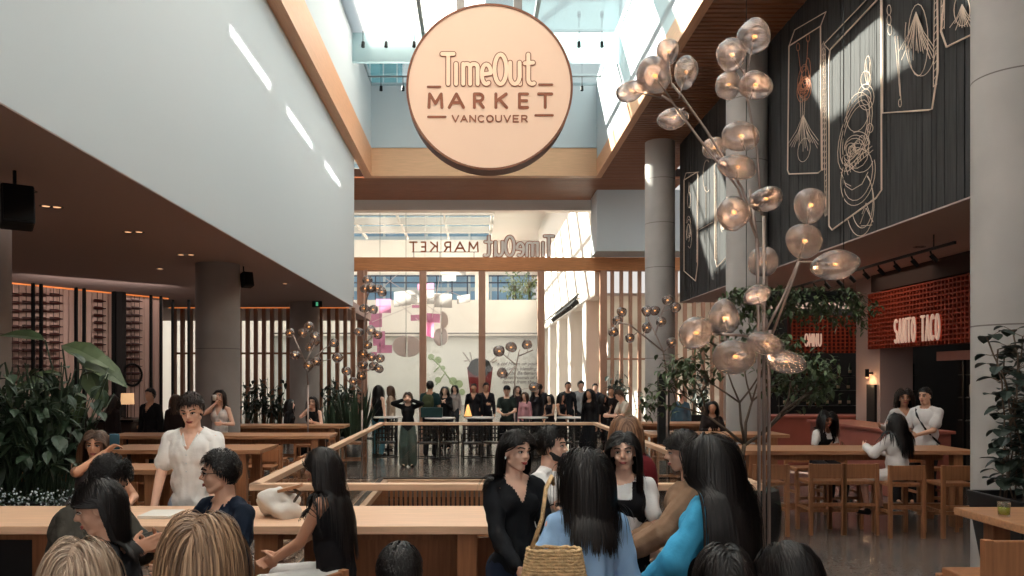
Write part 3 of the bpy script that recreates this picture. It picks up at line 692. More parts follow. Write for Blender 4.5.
# clock / ring seen on the posts
mb = MB(); p = hit(122)+nn*.4
pts = [p+Vector((d_.x*.26*math.cos(t), d_.y*.26*math.cos(t), 2.0+.26*math.sin(t))) for t in [2*math.pi*i/24 for i in range(25)]]; pc = p+Vector((0,0,2.0)); mb.tube(pts, .03, 6); tag(mb.build('hanging_ring', M['black_metal'], origin=pc), 'black round ring hanging in front of the wine racks', 'ring')
# speakers
def speaker(loc, rz, s_, label):
    t = thing('loudspeaker', loc, label, 'speaker', rz=rz)
    mb = MB(); mb.prism([(-.16*s_,-.13*s_,-.22*s_), (.16*s_,-.13*s_,-.22*s_), (.16*s_,-.13*s_,.22*s_), (-.16*s_,-.13*s_,.22*s_)], (0,.26*s_,0)); mb.v = [(x*(1 if y > 0 else 1), y, z) for x, y, z in mb.v]; mb.build('cabinet', M['black'], t, bevel=.02)
    mb = MB(); mb.box((-.14*s_, -.145*s_, -.2*s_), (.14*s_, -.13*s_, .2*s_)); mb.build('grille', M['black_metal'], t)
    mb = MB(); mb.tube([(0,.1*s_,.2*s_), (0,.16*s_,.36*s_), (0,.14*s_,.5*s_)], .02*s_, 8); mb.build('bracket', M['black_metal'], t)
    t.rotation_euler = (R(-14), 0, rz); return t
q = PX(17, 183, 7.6); speaker((q.x, q.y, 4.0-.44), R(35), .88, 'black loudspeaker hanging from the low ceiling at the near left pillar')
q = PX(247, 280, 14.6); speaker((q.x, q.y, q.z), R(40), .62, 'small black loudspeaker fixed to the big grey column'); 
# exit sign
q = PX(317, 304, 21.2); mb = MB(); mb.box((q.x-.13, q.y, q.z-.08), (q.x+.13, q.y+.06, q.z+.08)); ex = mb.build('exit_sign', M['black'], origin=q); tag(ex, 'small dark exit sign with green running figure on the far column', 'sign')
mb = MB(); mb.box((-.03, -.008, -.05), (.03, -.001, .05)); mb.build('green_symbol', emat('exit_green', (120, 255, 190), .22), ex)
# ================================================================== tables and bar stools
def table(x0, x1, y0, y1, z, label, m='oak', legw=.12, inset=.25, panel=False, group=None):
    c = Vector(((x0+x1)/2, (y0+y1)/2, 0)); t = thing('high_table', c, label, 'table', group)
    mb = MB(); mb.box((x0, y0, z-.055), (x1, y1, z)); mb.build('tabletop', M[m], t, c, bevel=.006)
    for x in (x0+inset, x1-inset):
        for y in (y0+.1, y1-.1):
            mb = MB(); mb.box((x-legw/2, y-legw/2, 0), (x+legw/2, y+legw/2, z-.055)); mb.build('leg', M['chair_wood'], t, c, bevel=.006)
    mb = MB(); mb.box((x0+inset, (y0+y1)/2-.04, z-.16), (x1-inset, (y0+y1)/2+.04, z-.055)); mb.box((x0+inset, (y0+y1)/2-.04, .18), (x1-inset, (y0+y1)/2+.04, .26)); mb.build('stretcher', M['chair_wood'], t, c)
    return t
def stool_proto():
    t = thing('bar_stool', (0, 0, 0), '', 'bar stool'); w, d = .2, .2
    mb = MB(); mb.box((-w, -d+.02, .62), (w, d, .665)); mb.build('seat', M['chair_wood'], t, bevel=.008)
    mb = MB(); mb.box((-w+.02, -d-.012, .70), (w-.02, -d+.018, .88)); mb.build('backrest', M['chair_wood'], t, bevel=.008)
    for sx_ in (-1, 1):
        mb = MB(); mb.box((sx_*w-.022, -d-.022, 0), (sx_*w+.022, -d+.022, .885)); mb.build('leg', M['chair_wood'], t, bevel=.004)
        mb = MB(); mb.box((sx_*w-.022, d-.022, 0), (sx_*w+.022, d+.022, .63)); mb.build('leg', M['chair_wood'], t, bevel=.004)
        mb = MB(); mb.box((sx_*w-.012, -d, .3), (sx_*w+.012, d, .335)); mb.build('stretcher', M['chair_wood'], t)
    mb = MB(); mb.box((-w, d-.015, .22), (w, d+.015, .26)); mb.build('footrest', M['chair_wood'], t); mb = MB(); mb.box((-w, -d-.012, .36), (w, -d+.012, .40)); mb.build('crossbar', M['chair_wood'], t)
    return t
STOOL = None
def stool(x, y, rz, label, group=None):
    global STOOL
    if STOOL is None: STOOL = stool_proto(); STOOL.location = (x, y, 0); STOOL.rotation_euler = (0,0,rz); STOOL['label'] = label; s_ = STOOL; index_children(STOOL)
    else: s_ = dup(STOOL, (x, y, 0), rz, label)
    if group: s_['group'] = group
    elif 'group' in s_: del s_['group']
    return s_
GR = 'wooden bar stools along the right high table'
table(3.35, 6.5, 10.3, 11.15, 1.0, 'long wooden high table on the right where a woman in white sits')
for px, Y, lb in ((765, 9.95, 'wooden bar stool partly behind the tall lamp pole'), (820, 10.05, 'empty wooden bar stool in front of the woman in the jersey'), (853, 10.05, 'empty wooden bar stool just left of the woman in white'),
                  (898, 9.85, 'wooden bar stool under the woman in white at the right table'), (950, 9.85, 'empty wooden bar stool nearest the right concrete column')):
    stool((px-CX)/F*Y, Y, 0, lb, GR)
for i, px in enumerate((805, 838, 925)):
    stool((px-CX)/F*11.5, 11.5, math.pi, ('wooden bar stool beneath the woman in the jersey', 'wooden bar stool on the far side of the right table near its middle', 'wooden bar stool on the far side of the right table near the standing man')[i], GR)
table(2.9, 5.2, 13.2, 14.0, 1.0, 'wooden high table behind the leafy potted tree')
for i, (x, y, rz) in enumerate(((3.1, 12.9, 0), (3.75, 12.9, 0), (4.4, 12.9, 0), (3.4, 14.3, math.pi))): stool(x, y, rz, 'wooden bar stool at the table behind the leafy potted tree', 'bar stools behind the potted tree')
table(2.9, 5.4, 16.3, 17.1, 1.0, 'farthest wooden high table right of the stair opening')
for i, x in enumerate((3.2, 3.9, 4.6)): stool(x, 16.0, 0, 'wooden bar stool at the farthest table right of the stair opening', 'bar stools at the far right table')
# front table, plank base
ft = table(-4.3, .5, 5.1, 5.9, 1.0, 'long pale wooden communal table in front of the stair opening', 'oak_pale', .13, .55)
mb = MB(); mb.box((-1.2, 5.62, .02), (.42, 5.66, .82)); mb.build('plank_panel', M['chair_wood'], ft, ft.location)
mb = MB(); mb.box((-3.0, 5.42, .0), (-2.87, 5.58, .945)); mb.build('leg', M['chair_wood'], ft, ft.location)
mb = MB(); mb.box((-1.42, 5.15, .0), (-1.27, 5.3, .945)); mb.build('leg', M['chair_wood'], ft, ft.location)
for x, y, rz, lb in ((-2.9, 4.55, 0, 'wooden bar stool under the young woman in the black tee'), (-1.0, 4.35, R(60), 'wooden bar stool under the woman in white trousers'), (-.05, 4.35, 0, 'empty wooden bar stool at the pale end of the communal table'),
                     (-2.42, 4.4, 0, 'wooden bar stool behind the blond heads at the communal table'), (-1.62, 4.5, 0, 'wooden bar stool under the man with glasses'), (.6, 3.3, 0, 'wooden bar stool behind the woman in light blue'), (-.62, 3.35, 0, 'wooden bar stool near the black-haired head at the bottom')):
    stool(x, y, rz, lb)
# left rows
table(-6.6, -2.55, 15.6, 16.3, 1.0, 'farthest wooden high table in the left seating area'); table(-6.0, -2.35, 12.9, 13.7, 1.0, 'middle wooden high table in the left seating area'); table(-4.9, -2.8, 10.4, 11.3, 1.0, 'nearest wooden high table in the left seating area')
for lst, lb, gr in ((((-2.6, 13.3, 90), (-3.2, 12.6, 0), (-3.9, 12.6, 0), (-4.6, 12.6, 0)), 'wooden bar stool at the middle left table', 'bar stools at the middle left table'),
                (((-2.55, 10.9, 90), (-3.3, 10.1, 0), (-4.0, 10.1, 0), (-4.6, 10.1, 0), (-3.1, 11.6, 180)), 'wooden bar stool at the nearest left table', 'bar stools at the nearest left table'),
                (((-3.2, 15.3, 0), (-4.0, 15.3, 0), (-2.4, 15.9, 90), (-5, 15.3, 0)), 'wooden bar stool at the farthest left table', 'bar stools at the farthest left table')):
    for x, y, a in lst: stool(x, y, R(a), lb, gr)
table(-6.5, -3.1, 8.2, 8.8, 1.0, 'wooden high table behind the big left plant')
# right foreground table, stool and glass
table(3.5, 5.6, 4.9, 5.85, 1.0, 'wooden high table at the right edge holding a drink')
sb_ = stool(3.12, 4.72, 0, 'wooden bar stool at the corner of the right edge table, below the drink'); sb_.scale = (1.2, 1.1, 1.17)
glassmat('drink_glass', (.95, .96, .93), .05, .02); mat('juice', (150, 160, 40), .2)
dg = thing('drink_glass', PX(1004, 514, 5.45), 'short glass of yellow green juice on the right table', 'drink'); dg.location.z = 1.0
mb = MB(); mb.lathe([(0,0),(.036,0),(.042,.1),(.039,.1),(.034,.012),(0,.012)], n=20); mb.build('glass', M['drink_glass'], dg, smooth=True)
mb = MB(); mb.lathe([(0,.014),(.033,.014),(.0365,.062),(0,.062)], n=20); mb.build('drink', M['juice'], dg, smooth=True)
# cafe chairs and tables of the far plaza
mat('cafe_black', (24, 23, 23), .5); mat('marble', (210, 202, 196), .3)
def cafe_chair():
    t = thing('cafe_chair', (0,0,0), '', 'chair'); w = .22
    mb = MB(); mb.box((-w,-w,.43),(w,w,.47)); mb.build('seat', M['cafe_black'], t, bevel=.01)
    mb = MB()
    for i in range(6): mb.box((-w+.02+i*.076, -w-.01, .5), (-w+.06+i*.076, -w+.01, .86))
    for z in (.56,.66,.76,.84): mb.box((-w, -w-.014, z), (w, -w+.014, z+.03))
    mb.build('woven_back', M['cafe_black'], t)
    for sx_ in (-1,1):
        mb = MB(); mb.tube([(sx_*w,-w,0),(sx_*w,-w,.88)], .014, 6); mb.build('leg', M['cafe_black'], t)
        mb = MB(); mb.tube([(sx_*w,w,0),(sx_*w,w,.64),(sx_*w,-w,.66)], .014, 6); mb.build('leg', M['cafe_black'], t)
    mb = MB(); mb.bar((-w,w,.12),(w,w,.12),.02,.02); mb.bar((-w,-w,.12),(w,-w,.12),.02,.02); mb.build('crossbar', M['cafe_black'], t)
    return t
cc = None
for i, (px, Y, a) in enumerate(((427,18.2,10),(452,18.4,-15),(436,20.3,180),(472,18.2,5),(493,18.4,-20),(480,20.6,175),(522,18.4,0),(545,18.5,10),(533,20.6,180),(585,18.4,-10),(386,18.4,10),(364,19.6,-80),(388,20.9,180),(601,20.2,120),(562,18.3,5))):
    loc = ((px-CX)/F*Y, Y, 0)
    if cc is None: cc = cafe_chair(); cc.location = loc; cc.rotation_euler = (0,0,R(a)); cc['label'] = 'black woven cafe chair on the floor beyond the stair opening'; cc['group'] = 'black cafe chairs beyond the stair opening'; index_children(cc)
    else: dup(cc, loc, R(a))
ct = None
for i, (px, Y) in enumerate(((440,19.2),(480,19.4),(533,19.4),(572,19.4),(388,19.6))):
    loc = ((px-CX)/F*Y, Y, 0)
    if ct is None:
        ct = thing('cafe_table', loc, 'round pedestal cafe table beyond the stair opening', 'table', 'round cafe tables beyond the stair opening')
        mb = MB(); mb.lathe([(0,.95),(.36,.95),(.37,.965),(.36,.98),(0,.98)], n=28); mb.build('tabletop', M['marble'], ct)
        mb = MB(); mb.cyl((0,0,0),(0,0,.95),.03); mb.lathe([(0,0),(.26,0),(.26,.015),(.04,.03),(0,.03)], n=24); mb.build('pedestal', M['black_metal'], ct)
    else: dup(ct, loc)
gl = thing('cone_lamp', (PX(468,0,19.4).x, 19.4, .98), 'small glowing cone shaped lamp on the far cafe table', 'lamp')
mb = MB(); mb.lathe([(.1,0),(.02,.3),(0,.3)], n=18); mb.build('lamp_shade', emat('cone_glow', (255, 190, 110), .5), gl, smooth=True)
mb = MB(); mb.cyl((0,0,-.0),(0,0,.02),.11); mb.build('base', M['black_metal'], gl)
# ================================================================== sculptural lamps with blown glass globes
def globe_mesh(rx, ry, rz_, seed, fdir):
    rr = random.Random(seed); ph = [rr.uniform(0, 6.28) for _ in range(6)]
    def fn(u, w):
        k = 1+.07*math.sin(3*u.x+ph[0])*math.cos(2.5*u.z+ph[1])+.05*math.sin(5*u.y+ph[2]+2*u.x)
        dd = u.dot(fdir); k -= .22*max(0, dd-.72)/.28
        return w*k
    mb = MB(); mb.ell((0,0,0), (rx, ry, rz_), 26, 18, fn=fn); return mb
def lamp_tree(label, base, poles, branches, globes, Yd, pr=.014, fil=1.0, light=0.0, gm='lamp_glass'):
    """poles/branches: pixel polylines with a depth; globes: (px, py, rx, ry, dy, branch point)"""
    t = thing('globe_lamp', base, label, 'lamp'); o = Vector(base)
    for pl in poles:
        mb = MB(); mb.tube([PX(x, y, Yd+dy) for x, y, dy in pl], pr*1.15, 8); mb.build('pole', M['lamp_pole'], t, o, smooth=True)
    for pl in branches:
        mb = MB(); mb.tube([PX(x, y, Yd+dy) for x, y, dy in pl], pr*.85, 8); mb.build('branch', M['lamp_pole'], t, o, smooth=True)
    for i, (x, y, rx, ry, dy, jx, jy) in enumerate(globes):
        c = PX(x, y, Yd+dy); s_ = (Yd+dy)/F; j = PX(jx, jy, Yd+dy*.4)
        rr = random.Random(i*7+int(x)); thick = min(rx, ry)*s_*rr.uniform(.8, 1.0)
        fdir = (Vector((rr.uniform(-.5,.5), -1, rr.uniform(-.5,.5)))).normalized()
        mb = globe_mesh(rx*s_, thick, ry*s_, i*13+int(y), fdir)
        if rx > ry*1.15:
            a = rr.uniform(-.35, .35); mb.v = [(v[0]*math.cos(a)-v[2]*math.sin(a), v[1], v[0]*math.sin(a)+v[2]*math.cos(a)) for v in mb.v]
        g = mb.build('glass_globe', M[gm], t, smooth=True); g.location = c-o
        fd = (c-j).normalized(); p = c-o-fd*rx*s_*.25
        if (c-j).length > .03:
            mb = MB(); mb.tube([j, c-fd*rx*s_*.3], pr*.5, 6); mb.cyl(c-fd*rx*s_*.42, c-fd*rx*s_*.18, pr*.95, n=10); mb.build('stem', M['lamp_pole'], t, o, smooth=True)
        fr = min(rx, ry)*s_*.17*fil
        mb = MB(); mb.ell((0,0,0), (fr*1.25, fr, fr*.8), 10, 8); f = mb.build('filament', M['filament'], g, smooth=True); f.location = Vector((0,-.15*rx*s_,0))-fd*rx*s_*.05
        if light:
            l = bpy.data.lights.new('light_globe', 'POINT'); l.energy = light; l.color = (1, .62, .36); l.shadow_soft_size = fr*1.2
            lo = bpy.data.objects.new('light_globe', l); COL.objects.link(lo); lo.location = c+Vector((0,-.15*rx*s_,0))-fd*rx*s_*.05
    return t
mat('lamp_pole', (168, 150, 142), .35, metal=.75)
GM = [(754,37,16,17,.1,748,68),(731,55,14,16,-.1,745,75),(755,85,17,14,0,750,100),(728,85,12,14,.15,745,92),(654,76,17,18,-.1,672,100),(668,52,11,13,.15,672,88),(686,72,11,16,.1,679,98),
 (630,91,15,10,-.05,662,98),(673,119,15,10,.1,684,108),(740,136,19,15,.05,745,150),(714,148,12,11,.2,728,168),(737,167,19,12,-.15,738,184),(733,213,16,17,-.3,752,205),(766,199,17,12,-.1,758,206),
 (763,262,15,15,.15,764,285),(810,205,16,18,0,806,235),(804,241,17,17,-.2,800,256),(835,265,23,14,-.15,806,262),(757,295,14,10,-.15,764,312),(695,333,17,17,-.2,722,334),(724,318,15,18,.05,728,330),
 (734,357,21,17,-.2,747,345),(766,344,19,11,-.3,764,352),(786,362,20,11,-.15,768,356)]
LB = PX(763, 0, 4.6); LB.z = 0
yb = CY+CAMZ*F/4.6
lamp_tree('tall branching lamp of smoky glass globes on thin steel poles in the right foreground', LB,
  [[(759,yb,0),(759,345,0),(757,240,0),(750,190,.05)], [(764,yb,.03),(764,330,.03),(764,215,.03)], [(769,yb,0),(769,360,0),(770,330,0)]],
  [[(759,245,0),(738,188,0),(700,140,0),(672,102,.05),(662,96,0)], [(757,235,.03),(742,188,.05),(706,130,.08),(682,96,.1),(672,84,.12)], [(762,215,0),(757,150,.05),(746,92,.08),(744,70,.1)],
   [(766,330,0),(782,300,.03),(800,258,.05),(808,222,.05)], [(770,340,0),(790,288,0),(800,262,-.05),(812,262,-.1)], [(761,350,0),(747,336,-.05),(722,334,-.15)], [(764,215,0),(757,206,-.1),(745,206,-.2)]],
  GM, 4.6, .0088, .75, 0.5)
# smaller lamps
def lt(label, px, Yd, sk, gl_, r0):
    b = PX(px, 0, Yd); b.z = 0; y_ = CY+CAMZ*F/Yd
    def near(x, y):
        best = None
        for pl in sk:
            for i in range(len(pl)-1):
                for k in range(9):
                    q = (pl[i][0]+(pl[i+1][0]-pl[i][0])*k/8, pl[i][1]+(pl[i+1][1]-pl[i][1])*k/8); d = math.hypot(q[0]-x, q[1]-y-6)
                    if best is None or d < best[0]: best = (d, q)
        return best[1]
    G = [(x, y, r0*random.uniform(.9, 1.1), r0*random.uniform(.85, 1.05), random.uniform(-.15, .15), *near(x, y)) for x, y in gl_]
    P0 = [[(px, y_, 0), (sk[0][0][0], sk[0][0][1], 0)]]
    lamp_tree(label, b, P0, [[(x, y, 0) for x, y in pl] for pl in sk], G, Yd, .016, 1.0, 0)
lt('slim lamp with small glass globes beside the far right column', 667, 13.0, [[(667,375),(663,350),(648,318)], [(664,352),(630,325),(618,322)], [(655,335),(662,312)]],
   [(621.6,312),(617,320.5),(613.6,332),(629.6,338),(647,311),(654.5,310.5),(661,321.6),(646.8,327.6),(671.6,342.6),(667.5,300),(675.5,307.5)], 5.4)
lt('slim lamp with small lit globes in front of the left grey column', 308, 15.5, [[(308,385),(306,362),(314,345)], [(306,364),(293,335)], [(306,366),(325,348)], [(308,372),(318,362)]],
   [(289.8,333),(302.6,333),(309,326.6),(315,336.5),(315,341),(295,354.7),(309.5,347.4),(308.4,365.6),(316.8,361.3),(334,343),(337.6,357.6)], 4.9)
lt('tall lamp with a dense column of small lit globes left of the glazed end wall', 362, 15.5, [[(362,410),(362,385),(364,340),(366,300),(372,285)], [(364,345),(374,335)], [(363,372),(374,368)], [(362,392),(347,380)], [(363,380),(356,365)]],
   [(367.5,280),(371,287.7),(377.7,288.4),(382,292),(365,288.4),(364.2,308.4),(373.3,309.5),(358.7,332),(371,330.3),(377.7,334.7),(367.5,345),(363,354),(371.5,357),(380.2,358.4),(374,366),(378.8,368.6),(363,365),(361.3,375.8),(353.3,381.3),(346.7,371)], 4.8)
lt('lamp with five glass globes on forked stems in the middle beyond the glass', 514.5, 20.0, [[(514.5,410),(515,372),(519,352),(520,349)], [(515,364),(503,354)], [(515,366),(506,378)], [(519,356),(533,350)]], [(499,351),(511,347),(527,344.5),(502,373),(534,387)], 5.6)
q = PX(664, 0, 13.1); mb = MB(); mb.box((q.x-.1, q.y-.05, 0), (q.x+.08, q.y+.05, 2.0)); tag(mb.build('totem_sign', M['black'], origin=(q.x, q.y, 0)), 'narrow black totem panel at the foot of the far right column', 'totem')
# ================================================================== plants
mat('leaf_dark', (46, 62, 44), .5, var=.25, vscale=5); mat('leaf_mid', (78, 92, 60), .5, var=.3, vscale=6); mat('leaf_black', (40, 50, 42), .45, var=.25, vscale=5)
mat('bark', (96, 80, 68), .85, var=.2, vscale=10, bump=.3, bscale=30); mat('pot_black', (30, 29, 30), .45, var=.1); mat('soil', (44, 34, 28), .95)
mat('leaf_pale', (120, 138, 96), .5, var=.3, vscale=6)
def leaf(mb, p, d, up, L, w, curl=.25, mi=0, heart=False):
    d = Vector(d).normalized(); a, b, _ = frame(d, up); vs = []; prof = ((0,.0),(.15,.62),(.4,1),(.7,.72),(1,0)) if not heart else ((0,.25),(.08,.8),(.35,1.05),(.65,.85),(.88,.4),(1,0))
    cen = []
    for t, k in prof:
        c = p+d*L*t-b*curl*L*t*t; cen.append(c); vs += [c-a*w/2*k+b*.12*w*k, c-b*.0, c+a*w/2*k+b*.12*w*k]
    n = len(prof); fs = []
    for i in range(n-1):
        for j in range(2): fs.append((i*3+j, i*3+j+1, i*3+j+4, i*3+j+3))
    o = len(mb.v); mb.add(vs, fs, mi)
def pot(t, prof, sx=1, sy=1, m='pot_black', n=28):
    mb = MB(); mb.lathe(prof, n=n, sx=sx, sy=sy); mb.build('pot', M[m], t, smooth=n > 8)
rl = random.Random(11)
# potted tree in the middle right
tr = thing('potted_tree', (2.95, 8.8, 0), 'leafy small tree in a round black pot behind the tall lamp', 'tree')
pot(tr, [(0,0),(.30,0),(.38,.25),(.40,.5),(.37,.72),(.34,.72),(.36,.5),(0,.45)])
mb = MB(); tips = []
def grow(p, d, L, r, dep):
    q = p+d*L; mid = p.lerp(q, .5)+Vector((rl.uniform(-1,1), rl.uniform(-1,1), rl.uniform(-.4,.4)))*L*.08
    mb.tube([p, mid, q], [r, r*.85, r*.68], 6); tips.append((p, q, dep))
    if dep == 0: return
    for _ in range(3 if dep > 1 else 2):
        nd = (d+Vector((rl.uniform(-1,1), rl.uniform(-.8,.8), rl.uniform(-.45,.55)))*.9).normalized(); grow(q, nd, L*rl.uniform(.62,.8), r*.62, dep-1)
mb.tube([(0,0,.5),(-.03,.02,.9),(.02,0,1.25)], [.03,.026,.024], 8)
for d in ((-.7,0,.55),(.8,.1,.6),(.25,.3,.9),(-.2,-.3,.8),(1,0,.9)): grow(Vector((.02,0,1.2)), Vector(d).normalized(), .52, .018, 3)
mb.build('trunk', M['bark'], tr, smooth=True)
mb = MB()
for p, q, dep in tips:
    if dep > 1: continue
    for k in range(13 if dep == 0 else 6):
        c = p.lerp(q, rl.random())+Vector((rl.gauss(0,.06), rl.gauss(0,.06), rl.gauss(0,.06))); d = Vector((rl.uniform(-1,1), rl.uniform(-1,1), rl.uniform(-.9,.4)))
        if c.z < .85: continue
        leaf(mb, c, d, (0,0,1), rl.uniform(.07,.12), rl.uniform(.035,.055), mi=0)
mb.build('foliage', M['leaf_mid'], tr)
mb = MB()
for i in range(70):
    a = rl.uniform(0, 6.28); leaf(mb, Vector((math.cos(a)*.15, math.sin(a)*.15, .6)), (math.cos(a)*.8, math.sin(a)*.8, rl.uniform(.2,1.4)), (0,0,1), rl.uniform(.2,.36), .035, .5)
mb.build('underplanting', M['leaf_dark'], tr)
# trailing greenery hanging over the red sign
hg = thing('hanging_plant', (4.6, 11.5, 3.05), 'trailing green vine mass hanging in front of the red brick sign', 'plant')
mb = MB(); mb.box((-.75,-.12,-.02),(.75,.12,.12)); mb.build('trough', M['pot_black'], hg)
for x in (-.7,.7): mb = MB(); mb.tube([(x,0,.12),(x,0,5.28)], .006, 5); mb.build('hanging_rod', M['black_metal'], hg)
mb = MB(); mb2 = MB()
for i in range(80):
    x = rl.uniform(-.95,.95); y = rl.uniform(-.2,.2); L = rl.uniform(.15,.55); p = Vector((x*.8, y*.5, .1)); pts = [p]
    for k in range(6):
        p = p+Vector((x*.08+rl.gauss(0,.03), y*.15, (.05 if k == 0 else -L/5))); pts.append(p)
        for _ in range(4): leaf(mb2, p+Vector((rl.gauss(0,.04), rl.gauss(0,.04), rl.gauss(0,.03))), (rl.uniform(-1,1), rl.uniform(-1,1), rl.uniform(-1,.3)), (0,0,1), rl.uniform(.08,.13), rl.uniform(.035,.055))
    mb.tube(pts, .004, 4)
mb.build('vine_stems', M['bark'], hg); mb2.build('foliage', M['leaf_mid'], hg)
# round-leaved plant in a square tapered pot at the right column
rp = thing('potted_plant', (4.72, 6.75, 0), 'tall round-leaved plant in a square black tapered pot by the right column', 'plant')
mb = MB(); s0, s1 = .24, .36
mb.add([(-s0,-s0,0),(s0,-s0,0),(s0,s0,0),(-s0,s0,0),(-s1,-s1,.95),(s1,-s1,.95),(s1,s1,.95),(-s1,s1,.95),(-s1+.04,-s1+.04,.95),(s1-.04,-s1+.04,.95),(s1-.04,s1-.04,.95),(-s1+.04,s1-.04,.95),(-s1+.05,-s1+.05,.88),(s1-.05,-s1+.05,.88),(s1-.05,s1-.05,.88),(-s1+.05,s1-.05,.88)],
  [(0,1,5,4),(1,2,6,5),(2,3,7,6),(3,0,4,7),(0,3,2,1),(4,5,9,8),(5,6,10,9),(6,7,11,10),(7,4,8,11),(8,9,13,12),(9,10,14,13),(10,11,15,14),(11,8,12,15),(12,13,14,15)])
mb.build('pot', M['pot_black'], rp, bevel=.01)
mb = MB(); mb2 = MB()
for i in range(24):
    x, y = rl.uniform(-.2,.2), rl.uniform(-.2,.2); H = rl.uniform(.7,1.42); p = Vector((x, y, .9)); pts = [p]; dx, dy = rl.uniform(-.3,.3), rl.uniform(-.3,.3)
    if i < 3: H = (1.45,1.3,1.35)[i]; dx = (-.12,.1,.25)[i]
    n = 9
    for k in range(n):
        p = p+Vector((dx/n+rl.gauss(0,.015), dy/n+rl.gauss(0,.015), H/n)); pts.append(p)
        for _ in range(3):
            a = rl.uniform(0, 6.28); st_ = Vector((math.cos(a), math.sin(a), rl.uniform(.1,.6)))*rl.uniform(.04,.12); mb.tube([p, p+st_], .003, 4)
            leaf(mb2, p+st_, (math.cos(a), math.sin(a), rl.uniform(-.6,.4)), (0,0,1), rl.uniform(.09,.14), rl.uniform(.085,.125), heart=True)
    mb.tube(pts, .007, 5)
mb.build('stems', M['bark'], rp); mb2.build('foliage', M['leaf_black'], rp)
# big leafy plants at the left edge
def leafy(loc, pot_dim, H, W_, n, lf, label, m, base=.9, heart=False, name='potted_plant', up=.5):
    t = thing(name, loc, label, 'plant'); px_, py_ = pot_dim
    mb = MB(); mb.box((-px_,-py_,0),(px_,py_,base)); mb.build('planter', M['pot_black'], t, bevel=.02)
    mb = MB(); mb2 = MB()
    for i in range(n):
        x, y = rl.uniform(-px_,px_)*.8, rl.uniform(-py_,py_)*.8; h = H*rl.uniform(.25,1); p = Vector((x,y,base-.05)); q = Vector((x*1.1+rl.gauss(0,W_*.33), y+rl.gauss(0,.25), base+h))
        mid = p.lerp(q, .5)+Vector((0,0,.12)); mb.tube([p, mid, q], .006, 4)
        for k in range(3):
            c = mid.lerp(q, rl.uniform(.1,1)); d = Vector((rl.uniform(-1,1), rl.uniform(-1.2,.6), rl.uniform(-.8,up))); L = lf*rl.uniform(.6,1.15)
            leaf(mb2, c, d, (0,0,1), L, L*rl.uniform(.5,.62), .35, heart=heart)
    mb.build('stems', M['leaf_dark'], t); mb2.build('foliage', M[m], t)
    return t
leafy((-3.95, 6.9, 0), (.5, .25), 1.18, .42, 300, .17, 'big dark leafy plant at the left edge behind the communal table', 'leaf_dark')
leafy((-5.1, 7.3, 0), (.35, .25), .9, .4, 170, .16, 'dark bushy plant at the far left edge beside the near pillar', 'leaf_dark')
fl = thing('flowering_plant', (-3.55, 6.3, 0), 'low planting of tiny pale blossoms at the foot of the big left plant', 'plant')
mb = MB(); mb.box((-.35,-.1,0),(.35,.1,.9)); mb.build('planter', M['pot_black'], fl)
mb = MB(); mb2 = MB()
for i in range(160):
    c = Vector((rl.uniform(-.38,.38), rl.uniform(-.12,.12), .9+rl.uniform(0,.16))); mb2.ell(c, (.008,.008,.008), 6, 4); leaf(mb, c-Vector((0,0,.03)), (rl.uniform(-1,1), rl.uniform(-1,1), rl.uniform(0,1)), (0,0,1), .06, .02)
mb.build('foliage', M['leaf_dark'], fl); mb2.build('blossoms', M['plaster_white'], fl)
tl_ = thing('broad_leaf_plant', (-4.0, 8.0, 0), 'plant with a few large glossy paddle leaves rising behind the left foliage', 'plant')
mb = MB(); mb.box((-.25,-.2,0),(.25,.2,.8)); mb.build('planter', M['pot_black'], tl_)
mb = MB(); mb2 = MB()
for (px, py, qx, qy, L, w) in ((62,345,.9,-.15,.62,.26),(78,356,1,-.3,.6,.28),(45,340,-.8,.3,.4,.2),(88,368,.6,-.9,.4,.26),(60,372,-.9,-.3,.5,.24),(30,382,-.5,-.6,.45,.26),(50,396,-.2,-1,.4,.24),(72,388,.2,-1,.4,.24)):
    c = PX(px, py, 7.9)-Vector((-4.0, 8.0, 0)); mb.tube([(rl.uniform(-.1,.1), 0, .75), (c.x*.5, 0, (.75+c.z)/2+.1), c], .009, 5); leaf(mb2, c, (qx, -.35, qy), (0,-.6,1), L, w, .3)
mb.build('stems', M['leaf_dark'], tl_); mb2.build('leaves', M['leaf_mid'], tl_)
# sword-leaved plant beyond the railing and plants behind the screens
def sword(loc, H, n, label, m='leaf_dark', r=.25, ph=.5):
    t = thing('sword_plant', loc, label, 'plant'); pot(t, [(0,0),(r*.85,0),(r,.02),(r,ph),(r-.03,ph),(r-.03,ph-.05),(0,ph-.05)])
    mb = MB()
    for i in range(n):
        a = rl.uniform(0, 6.28); leaf(mb, Vector((math.cos(a)*r*.5, math.sin(a)*r*.5, ph-.06)), (math.cos(a)*.35, math.sin(a)*.35, 1), (math.cos(a), math.sin(a), 0), H*rl.uniform(.6,1), .09, rl.uniform(-.2,.25))
    mb.build('leaves', M[m], t); return t
sword((-2.7, 17.9, 0), 1.35, 40, 'tall sword-leaved plant in a round planter beyond the left glass railing', r=.3, ph=.55)
q = PX(340, 0, 19); sword((q.x-.2, 19.3, 0), 1.2, 26, 'second sword-leaved plant standing farther back beyond the left railing')
for i, px in enumerate((252, 272, 335, 350)):
    Y = 22.7; leafy(((px-CX)/F*Y, Y, 0), (.35, .2), 1.35, .3, 40, .22, ('dark plant in a planter at the left end of the timber slat screen', 'dark plant in front of the timber slats between the two grey columns', 'dark plant right of the left rear column against the slats', 'dark plant at the right end of the left slat screen')[i], 'leaf_black', .6, name='planter_plant')
